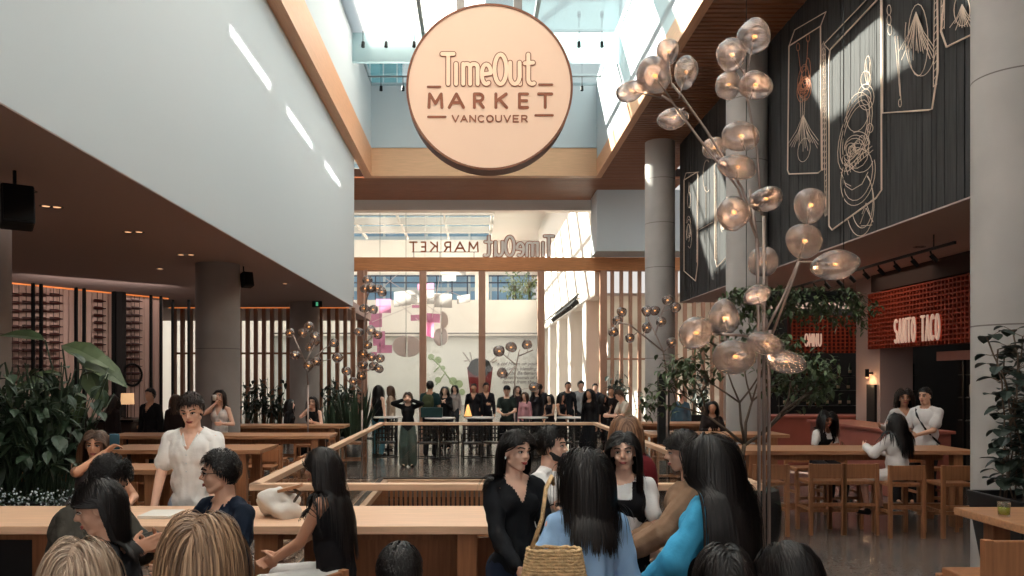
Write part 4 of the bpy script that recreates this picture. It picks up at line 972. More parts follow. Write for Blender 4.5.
for i, px in enumerate((618, 700)):
    Y = 26.5; leafy(((px-CX)/F*Y, Y, 0), (.35, .2), 1.5, .3, 40, .25, ('dark plant in front of the right slat screen, left of the far column', 'dark plant in front of the right slat screen, right of the far column')[i], 'leaf_black', .7, name='planter_plant')
# ================================================================== hall decorations
mat('kite_pink', (226, 150, 186), .6, emis=(226, 150, 186), es=0.0); mat('kite_pale', (206, 198, 196), .6); mat('kite_grey', (156, 146, 142), .6)
glassmat('kite_film', (.93, .72, .82), .02, frost=.6, frostc=(.66, .36, .50))
glassmat('kite_pale_film', (.86, .84, .82), .02, frost=.6, frostc=(.56, .54, .53))
KY = 33.0
def kpanel(parts, m, t, o, dy=0):
    for (x0, y0, x1, y1, sk) in parts:
        a, b, c, d = PX(x0, y0+sk, KY+dy), PX(x1, y0, KY+dy+.25), PX(x1, y1-sk, KY+dy+.25), PX(x0, y1, KY+dy)
        mb = MB(); mb.prism([a, b, c, d], (0, .02, 0)); mb.build('panel', M[m], t, o)
k1 = thing('kite_mobile', PX(380, 325, KY), 'hanging string of pink translucent square panels by the left door post', 'mobile'); o = k1.location.copy()
kpanel([(376,299,391,306,0),(369,313,382,328,1),(373,331,385,346,1),(377,345,392,353,0),(379,306,391,313,0),(371,352,377,358,0)], 'kite_film', k1, o)
mb = MB(); mb.tube([PX(380,122,KY), PX(380,358,KY)], .012, 5); mb.build('line', M['grey_metal'], k1, o)
k2 = thing('kite_mobile', PX(425, 315, KY), 'large kite mobile of pink and white panels hanging in the bright hall', 'mobile'); o = k2.location.copy()
kpanel([(417.6,283,434,290,1),(410.7,314,427,321,1),(427,314,440,322,-1),(412,305,424,308,0),(420,322,427,338,2),(427,322,434,336,-2)], 'kite_film', k2, o)
kpanel([(394,290,411,307,2),(411,290,434,304,0),(442,274,456,281,0),(434,294,452,307,-1),(457,294,470,304,2),(440,268,466,275,0)], 'kite_pale_film', k2, o, .3)
mb = MB()
for a, b in (((372,322),(452,290)),((385,278),(446,318)),((440,275),(432,318)),((395,300),(420,322)),((446,290),(466,298)),((425,122),(425,290)),((380,290),(400,272))): mb.tube([PX(a[0],a[1],KY), PX(b[0],b[1],KY+.1)], .014, 5)
mb.build('spars', M['kite_pale'], k2, o)
k3 = thing('kite_mobile', PX(406, 350, KY), 'pair of pale half-moon shells hanging in the bright hall', 'mobile'); o = k3.location.copy()
def half(cx_, cy_, rx, ry, s_, t, o, nm='shell'):
    mb = MB(); pts = [PX(cx_+s_*x, cy_+y, KY) for x, y in arc(0, 0, rx, ry, -90, 90, 14)]; mb.prism(pts, (0, .25, 0)); mb.build(nm, M['kite_pale'], t, o, bevel=.03)
half(407.5,346,14,11,1,k3,o); half(405.5,346,13,11,-1,k3,o)
mb = MB(); mb.tube([PX(406,122,KY), PX(406,357,KY)], .012, 5); mb.build('line', M['grey_metal'], k3, o)
k4 = thing('kite_mobile', PX(441, 330, KY), 'small grey winged shells hanging right of the pink kites', 'mobile'); o = k4.location.copy()
half(441.5,320,7,9,1,k4,o); half(440.5,337,7,9,-1,k4,o); half(442,336,6,9,1,k4,o)
mb = MB(); mb.tube([PX(441,122,KY), PX(441,346,KY)], .012, 5); mb.build('line', M['grey_metal'], k4, o)
# mural on the far wall: painted vase, blossoms and script
mat('mural_red', (98, 14, 16), .7); mat('mural_black', (20, 21, 17), .7); mat('mural_green', (150, 168, 132), .7); mat('mural_ink', (104, 96, 98), .7); mat('mural_grey', (170, 164, 160), .7)
MY = HY+.58
mu = thing('wall_mural', PX(480, 400, MY), 'mural with a red and black vase, pale blossoms and italic script on the far wall', 'mural'); o = mu.location.copy()
def mp(pts, m, nm, r=None):
    mb = MB()
    if r: 
        for s_ in pts: mb.tube([PX(x, y, MY) for x, y in s_], r, 5)
    else: mb.prism([PX(x, y, MY) for x, y in pts], (0, .015, 0))
    mb.build(nm, M[m], mu, o)
mp([(467,367),(493,367),(491.5,380),(489.5,397),(488,405),(472,405),(470.5,397),(468.5,380)], 'mural_red', 'painted_vase'); 
mb = MB(); mb.prism([PX(x, y, MY-.03) for x, y in ((467.3,369),(471,361),(476,358.4),(484,358.4),(489,361),(492.7,369),(487,375),(480,377),(473,375))], (0,.015,0)); mb.build('painted_lid', M['mural_black'], mu, o)
mp([[(470,362),(466,356),(463,352)],[(468,360),(464,361)],[(472,360),(470,352)],[(490,362),(496,357),(499,352)],[(492,363),(497,360)]], 'mural_grey', 'painted_twigs', .05)
mp([[(430,356),(440,366),(452,382),(458,390)],[(446,372),(436,385)],[(440,366),(434,372)]], 'mural_green', 'painted_stalk', .05)
for x, y, r in ((431,357,4),(438,360,4.5),(443,368,3),(453,381,5),(459,384,5),(438,380,4),(447,390,4),(462,392,4),(430,392,3)):
    mb = MB(); mb.prism([PX(x+a, y+b, MY-.02) for a, b in arc(0, 0, r*.8, r*.8, 0, 345, 14)], (0,.015,0)); mb.build('painted_blossom', M['mural_green'], mu, o)
for i, (tx, x, y) in enumerate((('a cof Mison on youth with', 497, 365.2), ('out caren, blending table', 498, 370.2), ('be the Barbarians and', 503, 374.6), ('a quiet rounds of the', 500, 379), ('leaves, from the core', 502, 383.4))):
    cu = bpy.data.curves.new('script_line', 'FONT'); cu.body = tx; cu.size = .34; cu.shear = .35; cu.extrude = .004
    to = bpy.data.objects.new('script_line', cu); COL.objects.link(to); cu.materials.append(M['mural_ink']); bpy.context.view_layer.update(); me_ = bpy.data.meshes.new_from_object(to.evaluated_get(bpy.context.evaluated_depsgraph_get())); bpy.data.objects.remove(to); to = bpy.data.objects.new('script_line', me_); COL.objects.link(to); to.parent = mu; to.location = PX(x, y, MY-.02)-o; to.rotation_euler = (R(90), 0, 0)
# track spotlights inside the hall on the right wall, and upper balcony plants
hl = thing('track_light', (HX-.3, 34, 5.0), 'cluster of black stage spotlights along the right wall of the bright hall', 'track light'); o = hl.location.copy()
mb = MB(); mb.box((HX-.34, 31, 5.15), (HX-.28, 52, 5.2)); mb.build('track', M['grey_metal'], hl, o)
for y in (33, 38, 43, 48): mb = MB(); mb.box((HX-.32, y, 5.17), (HX+.01, y+.06, 5.22)); mb.build('bracket', M['grey_metal'], hl, o)
for i in range(13):
    y = 32+i*.62; mb = MB(); mb.cyl((HX-.3, y, 5.15), (HX-.35, y, 4.95), .03, n=8); mb.cyl((HX-.28, y, 4.98), (HX-.55, y-.1, 4.72), .12, .10, n=12); mb.build('spot_head', M['black_metal'], hl, o)
for i, (px, lb) in enumerate(((515, 'small tree in a white pot on the upper balcony'), (530, 'second leafy tree on the upper balcony nearer the right wall'))):
    Y = HY+2.2; x = (px-CX)/F*Y; t = thing('balcony_tree', (x, Y, 5.0), lb, 'tree'); pot(t, [(0,0),(.5,0),(.6,2.2),(.5,2.2),(0,2.15)], m='plaster_white')
    mb = MB(); mb.tube([(0,0,2),(0,0,3.6)], .05, 6); mb.build('trunk', M['bark'], t); mb = MB()
    for k in range(260):
        c = Vector((rl.gauss(0,.42), rl.gauss(0,.3), 3.3+rl.gauss(0,.6))); leaf(mb, c, (rl.uniform(-1,1), rl.uniform(-1,1), rl.uniform(-1,1)), (0,0,1), .28, .14)
    mb.build('foliage', M['leaf_pale'], t)
# ================================================================== things on the communal table
mat('canvas_white', (206, 198, 190), .85, bump=.3, bscale=25); mat('strap_brown', (70, 56, 46), .7); mat('paper', (220, 214, 206), .8)
bgp = PX(282, 519, 5.45); bgp.z = 1.0
tb = thing('tote_bag', bgp, 'crumpled white canvas bag lying on the communal table', 'bag')
def crum(u, w): 
    n_ = noise.noise(Vector((w.x*9, w.y*9, w.z*9)))*.075+noise.noise(Vector((w.x*22+5, w.y*22, w.z*22)))*.02; return Vector((w.x, w.y, max(-.075, w.z)))+u*n_
mb = MB(); mb.ell((0,0,.078), (.15,.12,.11), 40, 26, fn=crum); mb.build('body', M['canvas_white'], tb, smooth=True)
mb = MB(); mb.tube([(.05,-.1,.04),(.12,.02,.16),(.05,.06,.19)], .01, 8); mb.build('handle', M['strap_brown'], tb, smooth=True)
mb = MB(); mb.box((-.02,-.05,.17),(.13,.05,.19)); mb.v = [(x, y, z+x*.25) for x, y, z in mb.v]; mb.build('notebook', M['oak'], tb)
p = PX(172, 507, 5.7); mb = MB(); mb.box((p.x-.1,5.35,1.002),(p.x+.12,5.62,1.02)); tag(mb.build('paper_tray', M['paper'], origin=(p.x,5.48,1.002)), 'white paper tray on the communal table before the man in the white shirt', 'tray')
# ================================================================== people
def skinmat(name, c): return mat(name, c, .55, var=.06, vscale=6, spec=.35)
SK = {'light': skinmat('skin_light', (232, 186, 162)), 'warm': skinmat('skin_warm', (222, 172, 146)), 'tan': skinmat('skin_tan', (202, 150, 122)), 'deep': skinmat('skin_deep', (140, 96, 76))}
mat('lips', (166, 84, 78), .4); mat('lips_red', (160, 50, 52), .35); mat('eye_white', (222, 212, 204), .3); mat('iris', (34, 22, 18), .2); mat('brow', (36, 26, 22), .8)
def hairmat(name, dark, light):
    m, n, b = newmat(name); a = n.nodes.new('ShaderNodeVertexColor'); a.layer_name = 'strand'
    s_ = n.nodes.new('ShaderNodeSeparateColor'); rp = n.nodes.new('ShaderNodeValToRGB')
    rp.color_ramp.elements[0].color = (*lin(dark), 1); rp.color_ramp.elements[1].color = (*lin(light), 1)
    n.links.new(a.outputs[0], s_.inputs[0]); n.links.new(s_.outputs[0], rp.inputs[0]); n.links.new(rp.outputs[0], b.inputs['Base Color'])
    b.inputs['Roughness'].default_value = .42; b.inputs['Specular IOR Level'].default_value = .35; return m
HM = {'black': hairmat('hair_black', (14, 11, 11), (36, 29, 27)), 'darkbrown': hairmat('hair_darkbrown', (26, 18, 15), (58, 40, 31)), 'brown': hairmat('hair_brown', (54, 36, 26), (104, 74, 54)),
      'blond': hairmat('hair_blond', (84, 60, 44), (206, 166, 132)), 'ash': hairmat('hair_ash', (120, 94, 76), (216, 190, 166)), 'auburn': hairmat('hair_auburn', (84, 56, 40), (178, 132, 100))}
CL = {}
def cloth(c, rough=.85):
    k = 'fabric_%d_%d_%d' % tuple(c)
    if k not in M: mat(k, c, rough, var=.06, vscale=9, bump=.12, bscale=60, spec=.2)
    return M[k]
dg_ = bpy.context.evaluated_depsgraph_get
def remesh(mb, voxel, smooth=2):
    me = bpy.data.meshes.new('tmp'); me.from_pydata([tuple(v) for v in mb.v], [], mb.f)
    bm = bmesh.new(); bm.from_mesh(me); bmesh.ops.recalc_face_normals(bm, faces=bm.faces); bm.to_mesh(me); bm.free()
    o = bpy.data.objects.new('tmp', me); COL.objects.link(o)
    m = o.modifiers.new('r', 'REMESH'); m.mode = 'VOXEL'; m.voxel_size = voxel; m.use_smooth_shade = True
    if smooth: s_ = o.modifiers.new('s', 'SMOOTH'); s_.factor = .5; s_.iterations = smooth
    bpy.context.view_layer.update()
    out = bpy.data.meshes.new_from_object(o.evaluated_get(dg_()))
    bpy.data.objects.remove(o); bpy.data.meshes.remove(me)
    return out
def finish(me, name, mats, parent):
    mi_ = [0]*len(me.polygons); me.polygons.foreach_get('material_index', mi_); me.materials.clear()
    for m in mats: me.materials.append(m)
    me.polygons.foreach_set('material_index', mi_)
    me.polygons.foreach_set('use_smooth', [True]*len(me.polygons)); me.name = name
    o = bpy.data.objects.new(name, me); COL.objects.link(o); o.parent = parent; return o
def cap(mb, p, q, r0, r1=None, n=10, sq=None):
    """tapered capsule"""
    p, q = Vector(p), Vector(q); r1 = r0 if r1 is None else r1; d = (q-p)
    L = d.length
    if L < 1e-5: mb.ell(p, (r0,)*3, n, 8); return
    d /= L; pts = []; rs = []
    for k in (80, 55, 28, 0): pts.append(p-d*r0*math.sin(R(k))); rs.append(r0*math.cos(R(k)))
    for k in (0, 28, 55, 80): pts.append(q+d*r1*math.sin(R(k))); rs.append(r1*math.cos(R(k)))
    mb.tube(pts, rs, n)
def ellT(mb, c, rad, rot, nu=16, nv=12): mb.ell(c, rad, nu, nv, rot=rot)
def ik(a, b, l1, l2, hint):
    d = b-a; L = min(d.length, (l1+l2)*.995); dn = d.normalized(); b = a+dn*L
    x = (l1*l1-l2*l2+L*L)/(2*L); h = math.sqrt(max(0, l1*l1-x*x)); hv = hint-dn*hint.dot(dn)
    hv = hv.normalized() if hv.length > 1e-4 else Vector((0,0,-1))
    return a+dn*x+hv*h, b
def hand(mb, wrist, d, palm, side, curl, k=1.0, spread=.12, point=False):
    """palm and five fingers. d: hand direction, palm: palm normal, side: +1 right / -1 left"""
    d = Vector(d).normalized(); pn = Vector(palm); pn = (pn-d*pn.dot(d)).normalized(); w = d.cross(pn)*side   # thumb side
    c = wrist+d*.045*k
    Mx = Matrix((w, pn, d)).transposed()
    mb.ell(c, (.040*k, .016*k, .050*k), 14, 10, rot=Mx)
    for i, (off, L) in enumerate(((.029,.072),(.010,.080),(-.009,.074),(-.027,.058))):
        base = wrist+d*.082*k+w*off*k*1.05; fd = (d+w*(off*spread*14)).normalized(); cu = 0 if (point and i == 0) else curl*(1+.12*i)
        p = base
        cap(mb, wrist+d*.04*k+w*off*k*.8, base, .0095*k, .0088*k, 8)
        for j, f in enumerate((.46,.31,.23)):
            a = R(cu*(.55+.35*j)); fd = (fd*math.cos(a)+pn*math.sin(a)).normalized(); q = p+fd*L*f*k; cap(mb, p, q, (.0086-.0006*j)*k, (.008-.0006*j)*k, 8); p = q
    tb_ = wrist+d*.02*k+w*.026*k; td = (d*.65+w*.75+pn*.25).normalized(); q = tb_+td*.042*k; cap(mb, tb_, q, .0125*k, .0105*k, 8)
    td2 = (td*.7+d*.5+pn*(.15+curl*.006)).normalized(); cap(mb, q, q+td2*.030*k, .010*k, .0085*k, 8)
def strands(name, parent, hm, H, hr, n, length, width, style, cols, seg=12, seed=1, part=0.0, capk=1.0, curl=0.0, back=1.0, vol=.012, capdark=.15, hold=None, fringe=False, tie=None, behind=None):
    """hair: H head matrix (head local -> person local). cols: list of (p, q, r) capsules to slide over."""
    rg = np.random.RandomState(seed); Hi = H.inverted(); Hm = np.array(H.to_3x3()); Ht = np.array(H.translation)
    ck = np.array((0, -.012, .02))*hr; ra = np.array((.0785, .099, .099))*hr
    u = rg.normal(size=(n*5, 3)); u /= np.linalg.norm(u, axis=1)[:, None]; p = ck+u*ra
    y = p[:, 1]/hr; z = p[:, 2]/hr
    line = np.where(y > .045, .068, np.where(y > 0, .0+ (y/.045)*.066, np.where(y > -.05, -.035+(y+.05)*.7, -.07)))
    ok = z > line; p = p[ok][:n]; u = u[ok][:n]; n = len(p)
    x = p[:, 0]/hr; side = np.sign(x-part+1e-6); top = np.clip((p[:, 2]/hr-.05)/.06, 0, 1)[:, None]
    tl = np.stack([side*1.0, np.full(n, -.45*back), np.full(n, -.15)], 1)
    if style == 'short': tl = np.stack([side*.35+rg.normal(size=n)*.15, np.where(p[:, 1] > -.03, .9 if fringe else -.5, -.5)+rg.normal(size=n)*.15, np.full(n, -.1)], 1); top = np.clip((p[:, 2]/hr-.02)/.06, 0, 1)[:, None]
    if style == 'oldshort': tl = np.stack([side*.25+rg.normal(size=n)*.3, np.where(p[:, 1] > -.02, .75 if fringe else .25, -.5)+rg.normal(size=n)*.35, .55-top[:, 0]*.1+rg.normal(size=n)*.2-.9*(p[:, 2] < .04)], 1)
    if style == 'bun': tl = np.stack([-x*6, np.full(n, -1.0), np.full(n, .25)], 1)
    v = tl*top+u*(1-top)*(.3 if style != 'short' else 0)+np.array((0, 0, -1.0))*(1-top)
    v = v-u*np.sum(v*u, 1)[:, None]*(.8 if style != 'short' else .92); v /= np.linalg.norm(v, axis=1)[:, None]+1e-9
    P = p@Hm.T+Ht; V = v@Hm.T; U = u@Hm.T
    Ln = length*(rg.uniform(.88, 1.0, n) if style != 'short' else rg.uniform(.6, 1.1, n)); ds = Ln/seg
    G = np.array((0, 0, -1.0)); pts = [P.copy()]; off = rg.uniform(0, 1, n)*vol
    Cc = np.array(H @ Vector(ck)); Hm_i = np.array(Hi.to_3x3()); inv = np.array(Hi)
    fc = np.array((0, .018, -.035))*hr; fr = np.array((.062, .064, .085))*hr
    ph = rg.uniform(0, 6.28, n)
    sd0 = side*1.0
    for k in range(seg):
        V = V+G*(.5 if style == 'long' else (.22 if style == 'short' else .0)); 
        if curl: V = V+np.stack([np.sin(ph+k*.9), np.cos(ph+k*.9), np.zeros(n)], 1)*curl
        V /= np.linalg.norm(V, axis=1)[:, None]; P = P+V*ds[:, None]
        L = (P-Ht)@Hm_i.T
        if behind is not None:
            zz = (L[:, 2] < -.09*hr) & (L[:, 1] > behind*hr); L[:, 1] = np.where(zz, L[:, 1]-.035*hr, L[:, 1])
        if tie is not None:
            zz = (L[:, 1] > tie*hr) & (L[:, 2] < .045*hr); L[:, 1] = np.where(zz, L[:, 1]-.016*hr, L[:, 1])
        for c, rr, o in ((ck, ra, off), (fc, fr, off*.5)):
            q = (L-c)/(rr+o[:, None]+.002); dd = np.linalg.norm(q, axis=1); ins = dd < 1
            if style == 'short' and rr is ra: ins = (dd < 1) | (dd > 1.0)
            q = q/np.maximum(dd, 1e-6)[:, None]*(rr+o[:, None]+.002)+c; L = np.where(ins[:, None], q, L)
        if style == 'long':
            zone = (L[:, 1] > .028*hr) & (L[:, 2] < .056*hr) & (L[:, 2] > -.34*hr) & (np.abs(L[:, 0]) < .070*hr)
            L[:, 0] = np.where(zone, sd0*(.070*hr+off*.5), L[:, 0]); L[:, 1] = np.where(zone, L[:, 1]-.014*hr, L[:, 1])
        P = L@Hm.T+Ht
        for a, b, r in cols:
            a = np.array(a); b = np.array(b); ab = b-a; t = np.clip(((P-a)@ab)/(ab@ab+1e-9), 0, 1)[:, None]; cl = a+ab*t; dv = P-cl; dd = np.linalg.norm(dv, axis=1)
            ins = dd < r+off*.8+.004; P = np.where(ins[:, None], cl+dv/np.maximum(dd, 1e-6)[:, None]*(r+off*.8+.004)[:, None], P)
        V = (P-pts[-1]); V /= np.linalg.norm(V, axis=1)[:, None]+1e-9; pts.append(P.copy())
    A = np.stack(pts, 1)                                     # n, seg+1, 3
    T = np.gradient(A, axis=1); cen = np.array(H @ Vector((0, -.01*hr, -.03*hr)))
    out = A-cen; out[..., 2] *= .3; out /= np.linalg.norm(out, axis=2)[..., None]+1e-9
    B = np.cross(T, out); B /= np.linalg.norm(B, axis=2)[..., None]+1e-9
    t = np.linspace(0, 1, seg+1); wd = width*(np.minimum(1, .5+t*3))*np.sqrt(np.clip(1.06-t**3, 0, 1)); wd = wd[None, :, None]*rg.uniform(.7, 1.3, n)[:, None, None]
    Nn = np.cross(B, T); Nn /= np.linalg.norm(Nn, axis=2)[..., None]+1e-9; Nn *= np.sign(np.sum(Nn*out, 2))[..., None]+1e-9
    vs = np.stack([A-B*wd/2, A+Nn*wd*.22, A+B*wd/2], 2).reshape(-1, 3); m = (seg+1)*3
    base = (np.arange(n)*m)[:, None, None]; k_ = np.arange(seg)[None, :, None]*3
    f1 = np.stack([base+k_+0, base+k_+1, base+k_+4, base+k_+3], -1).reshape(-1, 4); f2 = np.stack([base+k_+1, base+k_+2, base+k_+5, base+k_+4], -1).reshape(-1, 4)
    col_s = np.clip(rg.beta(1.6, 1.8, n)[:, None]*(.75+.35*t[None, :]), 0, 1); col_s = np.repeat(col_s.reshape(n, seg+1, 1), 3, 2).reshape(-1)
    mb = MB()                                                # scalp cap
    def capfn(uu, w):
        yy = w.y/hr; zz = w.z/hr+.02; ln = .068 if yy > .057 else ((max(0, yy-.012)/.045)*.066 if yy > .012 else (-.035+(yy+.038)*.7 if yy > -.038 else -.075)); 
        return w if zz > ln-.004 else w*.86
    mb.ell((0,-.012*hr,.02*hr), tuple(np.array((.0765, .0965, .0955))*hr*capk), 30, 22, fn=capfn)
    cv = np.array(mb.v)@Hm.T+Ht; nv = len(vs)
    allv = np.concatenate([vs, cv]); faces = [tuple(f) for f in np.concatenate([f1, f2]).tolist()]+[tuple(i+nv for i in f) for f in mb.f]
    me = bpy.data.meshes.new(name); me.from_pydata(allv.tolist(), [], faces)
    ca = me.color_attributes.new('strand', 'FLOAT_COLOR', 'POINT'); cc_ = np.concatenate([col_s, np.full(len(cv), capdark)]); ca.data.foreach_set('color', np.stack([cc_, cc_, cc_, np.ones(len(cc_))], 1).ravel())
    o = finish(me, name, [hm], parent); return o
def head_prims(mb, H, k, male=False, low=False):
    def E(c, r, n=14): mb.ell(H @ Vector([a*k for a in c]), [a*k for a in r], n, 10, rot=H.to_3x3())
    def C(p, q, r0, r1=None): cap(mb, H @ Vector([a*k for a in p]), H @ Vector([a*k for a in q]), r0*k, (r1 or r0)*k, 8)
    E((0,-.012,.02),(.073,.092,.09),20); E((0,.02,-.035),(.057,.062,.072),18); E((0,.058,-.090),(.024,.02,.018)); C((-.045,.0,-.07),(-.012,.055,-.098),.017); C((.045,.0,-.07),(.012,.055,-.098),.017)
    if male: C((-.052,.0,-.065),(-.02,.052,-.1),.018); C((.052,.0,-.065),(.02,.052,-.1),.018)
    C((0,.078,.012),(0,.1,-.022),.007,.011); C((-.011,.088,-.026),(.011,.088,-.026),.0085)
    C((-.038,.066,.026),(-.01,.078,.022),.010); C((.038,.066,.026),(.01,.078,.022),.010)
    E((-.036,.05,-.028),(.022,.022,.022)); E((.036,.05,-.028),(.022,.022,.022)); E((0,.076,-.058),(.024,.012,.018))
    E((-.075,-.005,-.012),(.009,.018,.03)); E((.075,-.005,-.012),(.009,.018,.03))
def face_bits(bm_v, H, k, lipr=0, open_=True, lash=True):
    """extra islands: eyes, brows, lips. returns MB with material slots 1.."""
    mb = bm_v; r3 = H.to_3x3()
    def E(c, r, mi, n=10): mb.ell(H @ Vector([a*k for a in c]), [a*k for a in r], n, 8, mi, rot=r3)
    def T(pts, r, mi): mb.tube([H @ Vector([a*k for a in p]) for p in pts], r*k, 6, mi)
    for s_ in (-1, 1):
        E((s_*.031,.0705,.003),(.0145,.011,.0070 if open_ else .003),1); E((s_*.031,.0785,.003),(.0066,.0045,.0064 if open_ else .002),2)
        T([(s_*.047,.066,.003),(s_*.039,.0765,.0095),(s_*.03,.0805,.0105),(s_*.017,.077,.005)],.003,2)
        T([(s_*.050,.063,.025),(s_*.04,.076,.031),(s_*.027,.085,.031),(s_*.014,.089,.027)],.0042,3)
    T([(-.023,.080,-.0585),(-.01,.0905,-.0565),(0,.0915,-.058),(.01,.0905,-.0565),(.023,.080,-.0585)],[.0015,.004,.0036,.004,.0015] if False else .0036,4)
    T([(-.017,.084,-.0635),(0,.0915,-.066),(.017,.084,-.0635)],.0048,4)
def wrinkle(me, amp, sc=9, seed=0, zst=1.0):
    n = len(me.vertices); co = np.empty(n*3); me.vertices.foreach_get('co', co); no = np.empty(n*3); me.vertices.foreach_get('normal', no); co = co.reshape(-1, 3); no = no.reshape(-1, 3)
    d = np.empty(n)
    for i in range(n):
        x, y_, z = co[i]; d[i] = noise.noise(Vector((x*sc+seed, y_*sc, z*sc*zst)))+.5*noise.noise(Vector((x*sc*2.3, y_*sc*2.3+seed, z*sc*2.3*zst)))
    co += no*(d*amp)[:, None]; me.vertices.foreach_set('co', co.ravel()); me.update()
NP = 0
def person(label, x, y, yaw, h=1.68, sex='f', skin='light', hair='black', hs='long', hl=.5, hp={}, sit=None, lean=0, side=0, twist=0, head=(0,0,0), rh=None, lh=None, re=None, le=None, rp=None, lp=None, rc=22, lc=22,
           top=((40,40,42), 'short'), bottom=((40,40,44), 'pants'), shoes=(30,28,28), feet=None, lod=1, z0=0, vneck=0, pos=None, group=None, loose=.0, extra=None, cat='person', lips='lips', buttons=False):
    """faces +Y at yaw 0. Builds body (one mesh), top, bottom, shoes, hair."""
    global NP; NP += 1
    k = h/1.715; vox = {0: .0068, 1: .011, 2: .018}[lod]; V = lambda a: Vector(a)*k
    t = thing('person', (x, y, z0), label, cat, group, R(yaw))
    male = sex == 'm'; sw = .182 if male else .156; hw = .155 if male else .16
    pz = (sit/k+.10) if sit else .93
    up = Vector((math.sin(R(side)), math.sin(R(lean)), math.cos(R(lean)))).normalized(); rt0 = Vector((math.cos(R(twist)), -math.sin(R(twist)), 0)); rt = (rt0-up*rt0.dot(up)).normalized(); fw = up.cross(rt)
    pel = Vector((0, 0, pz)); up2 = (up+Vector((0,0,.35))).normalized() if lean > 8 else up
    waist = pel+up*.15; chest = pel+up*.36; nb = pel+up*.52; nt = nb+up2*.065
    S_ = {s_: pel+up*.465+rt*s_*(sw-.01) for s_ in (-1, 1)}
    H = Matrix.Translation((nt+up2*.075+fw*.018)*k) @ Matrix((rt, fw, up)).transposed().to_4x4() @ Matrix.Rotation(R(head[0]), 4, 'Z') @ Matrix.Rotation(R(head[1]), 4, 'X') @ Matrix.Rotation(R(head[2]), 4, 'Y') @ Matrix.Translation((0, .012*k, .03*k))
    hk = k*1.0; Rt = Matrix((rt, fw, up)).transposed()
    # joints
    Hd = {}; El = {}
    for s_, tg, hint in ((1, rh, re), (-1, lh, le)):
        a = S_[s_]; tg = Vector(tg) if tg is not None else a+Vector((s_*.06, .03, -.52))
        hint = Vector(hint) if hint is not None else Vector((s_*.5, -.6, -.5))
        El[s_], Hd[s_] = ik(a, tg, .275, .25, hint)
    Kn = {}; An = {}; Hp = {}
    for i, s_ in enumerate((1, -1)):
        hp_ = pel+Vector((s_*.085, 0, -.02)); Hp[s_] = hp_
        if feet: ft = Vector(feet[i])
        elif sit: ft = Vector((s_*.13, .36, max(.09, (sit/k)-.42)))
        else: ft = Vector((s_*.10, .0, .085))
        Kn[s_], An[s_] = ik(hp_, ft, .43, .415, Vector((s_*.12, 1, .1)))
    f = 1.08 if male else 1.0
    body = MB(); 
    ellT(body, pel*k, (hw*k*.92, .105*k, .12*k), Rt); ellT(body, waist*k, ((.125*f)*k, .088*k, .15*k), Rt); ellT(body, (chest+fw*.005)*k, (.142*f*k, .098*f*k, .17*k), Rt)
    cap(body, S_[1]*k, S_[-1]*k, .05*k*f); cap(body, (nb-up*.06)*k, (nt+up2*.03)*k, .060*k*f, .050*k*f); cap(body, S_[1]*k, (nb+up*.01)*k, .045*k, .042*k); cap(body, S_[-1]*k, (nb+up*.01)*k, .045*k, .042*k)
    if not male:
        for s_ in (-1, 1): ellT(body, (chest+rt*s_*.062+fw*.075+up*.01)*k, (.056*k, .045*k, .055*k), Rt, 12, 8)
    for s_ in (-1, 1):
        cap(body, S_[s_]*k, El[s_]*k, .046*k*f, .037*k*f); cap(body, El[s_]*k, Hd[s_]*k, .037*k*f, .024*k*f)
        cap(body, Hp[s_]*k, Kn[s_]*k, .083*k, .054*k); cap(body, Kn[s_]*k, An[s_]*k, .055*k, .034*k); cap(body, An[s_]*k, (An[s_]+Vector((0,.13,-.05)))*k, .032*k, .028*k)
        d = (Hd[s_]-El[s_]).normalized(); pp = rp if s_ > 0 else lp; pn = Vector(pp) if pp else Vector((-s_, .1, .1))
        hd = d
        if isinstance(hd, Vector): hand(body, Hd[s_]*k, d, pn, s_, rc if s_ > 0 else lc, k*f)
    head_prims(body, H, hk, male)
    bmsh = remesh(body, vox, 2 if lod < 2 else 1)
    if lod < 2:
        fb = MB(); face_bits(fb, H, hk); nv = len(bmsh.vertices)
        bm = bmesh.new(); bm.from_mesh(bmsh); vv = [bm.verts.new(v) for v in fb.v]
        for fc_, mi in zip(fb.f, fb.m):
            try: q = bm.faces.new([vv[i] for i in fc_]); q.material_index = mi
            except ValueError: pass
        bm.to_mesh(bmsh); bm.free()
    finish(bmsh, 'body', [SK[skin], M['eye_white'], M['iris'], M['brow'], M[lips]], t)
    # clothes
    tc_, ts = top; g = .014+loose; tp = MB()
    ellT(tp, pel*k, ((hw*.92+g)*k, (.105+g)*k, .12*k), Rt); ellT(tp, waist*k, ((.127*f+g)*k, (.092+g)*k, .16*k), Rt); ellT(tp, (chest+fw*.005)*k, ((.142*f+g)*k, (.1*f+g)*k, .175*k), Rt)
    cap(tp, (pel+up*.02)*k, chest*k, (.108+g)*k, (.105+g)*k)
    if not male:
        for s_ in (-1, 1): ellT(tp, (chest+rt*s_*.062+fw*.075+up*.01)*k, ((.058+g*.7)*k, (.046+g*.7)*k, (.057+g)*k), Rt, 12, 8)
    sl = {'short': .62, 'elbow': .98, 'long': 2, 'none': 0, 'tank': 0}[ts]
    if sl > 0: cap(tp, (S_[1]-rt*.012)*k, (S_[-1]+rt*.012)*k, (.048*f+.009)*k); [cap(tp, S_[s_]*k, (nb+up*.0)*k, (.045+.010)*k, (.048+.007)*k) for s_ in (-1, 1)]
    else: [cap(tp, (S_[s_]-rt*s_*.05+up*.035)*k, (chest+rt*s_*.06)*k, .034*k, .07*k) for s_ in (-1, 1)]
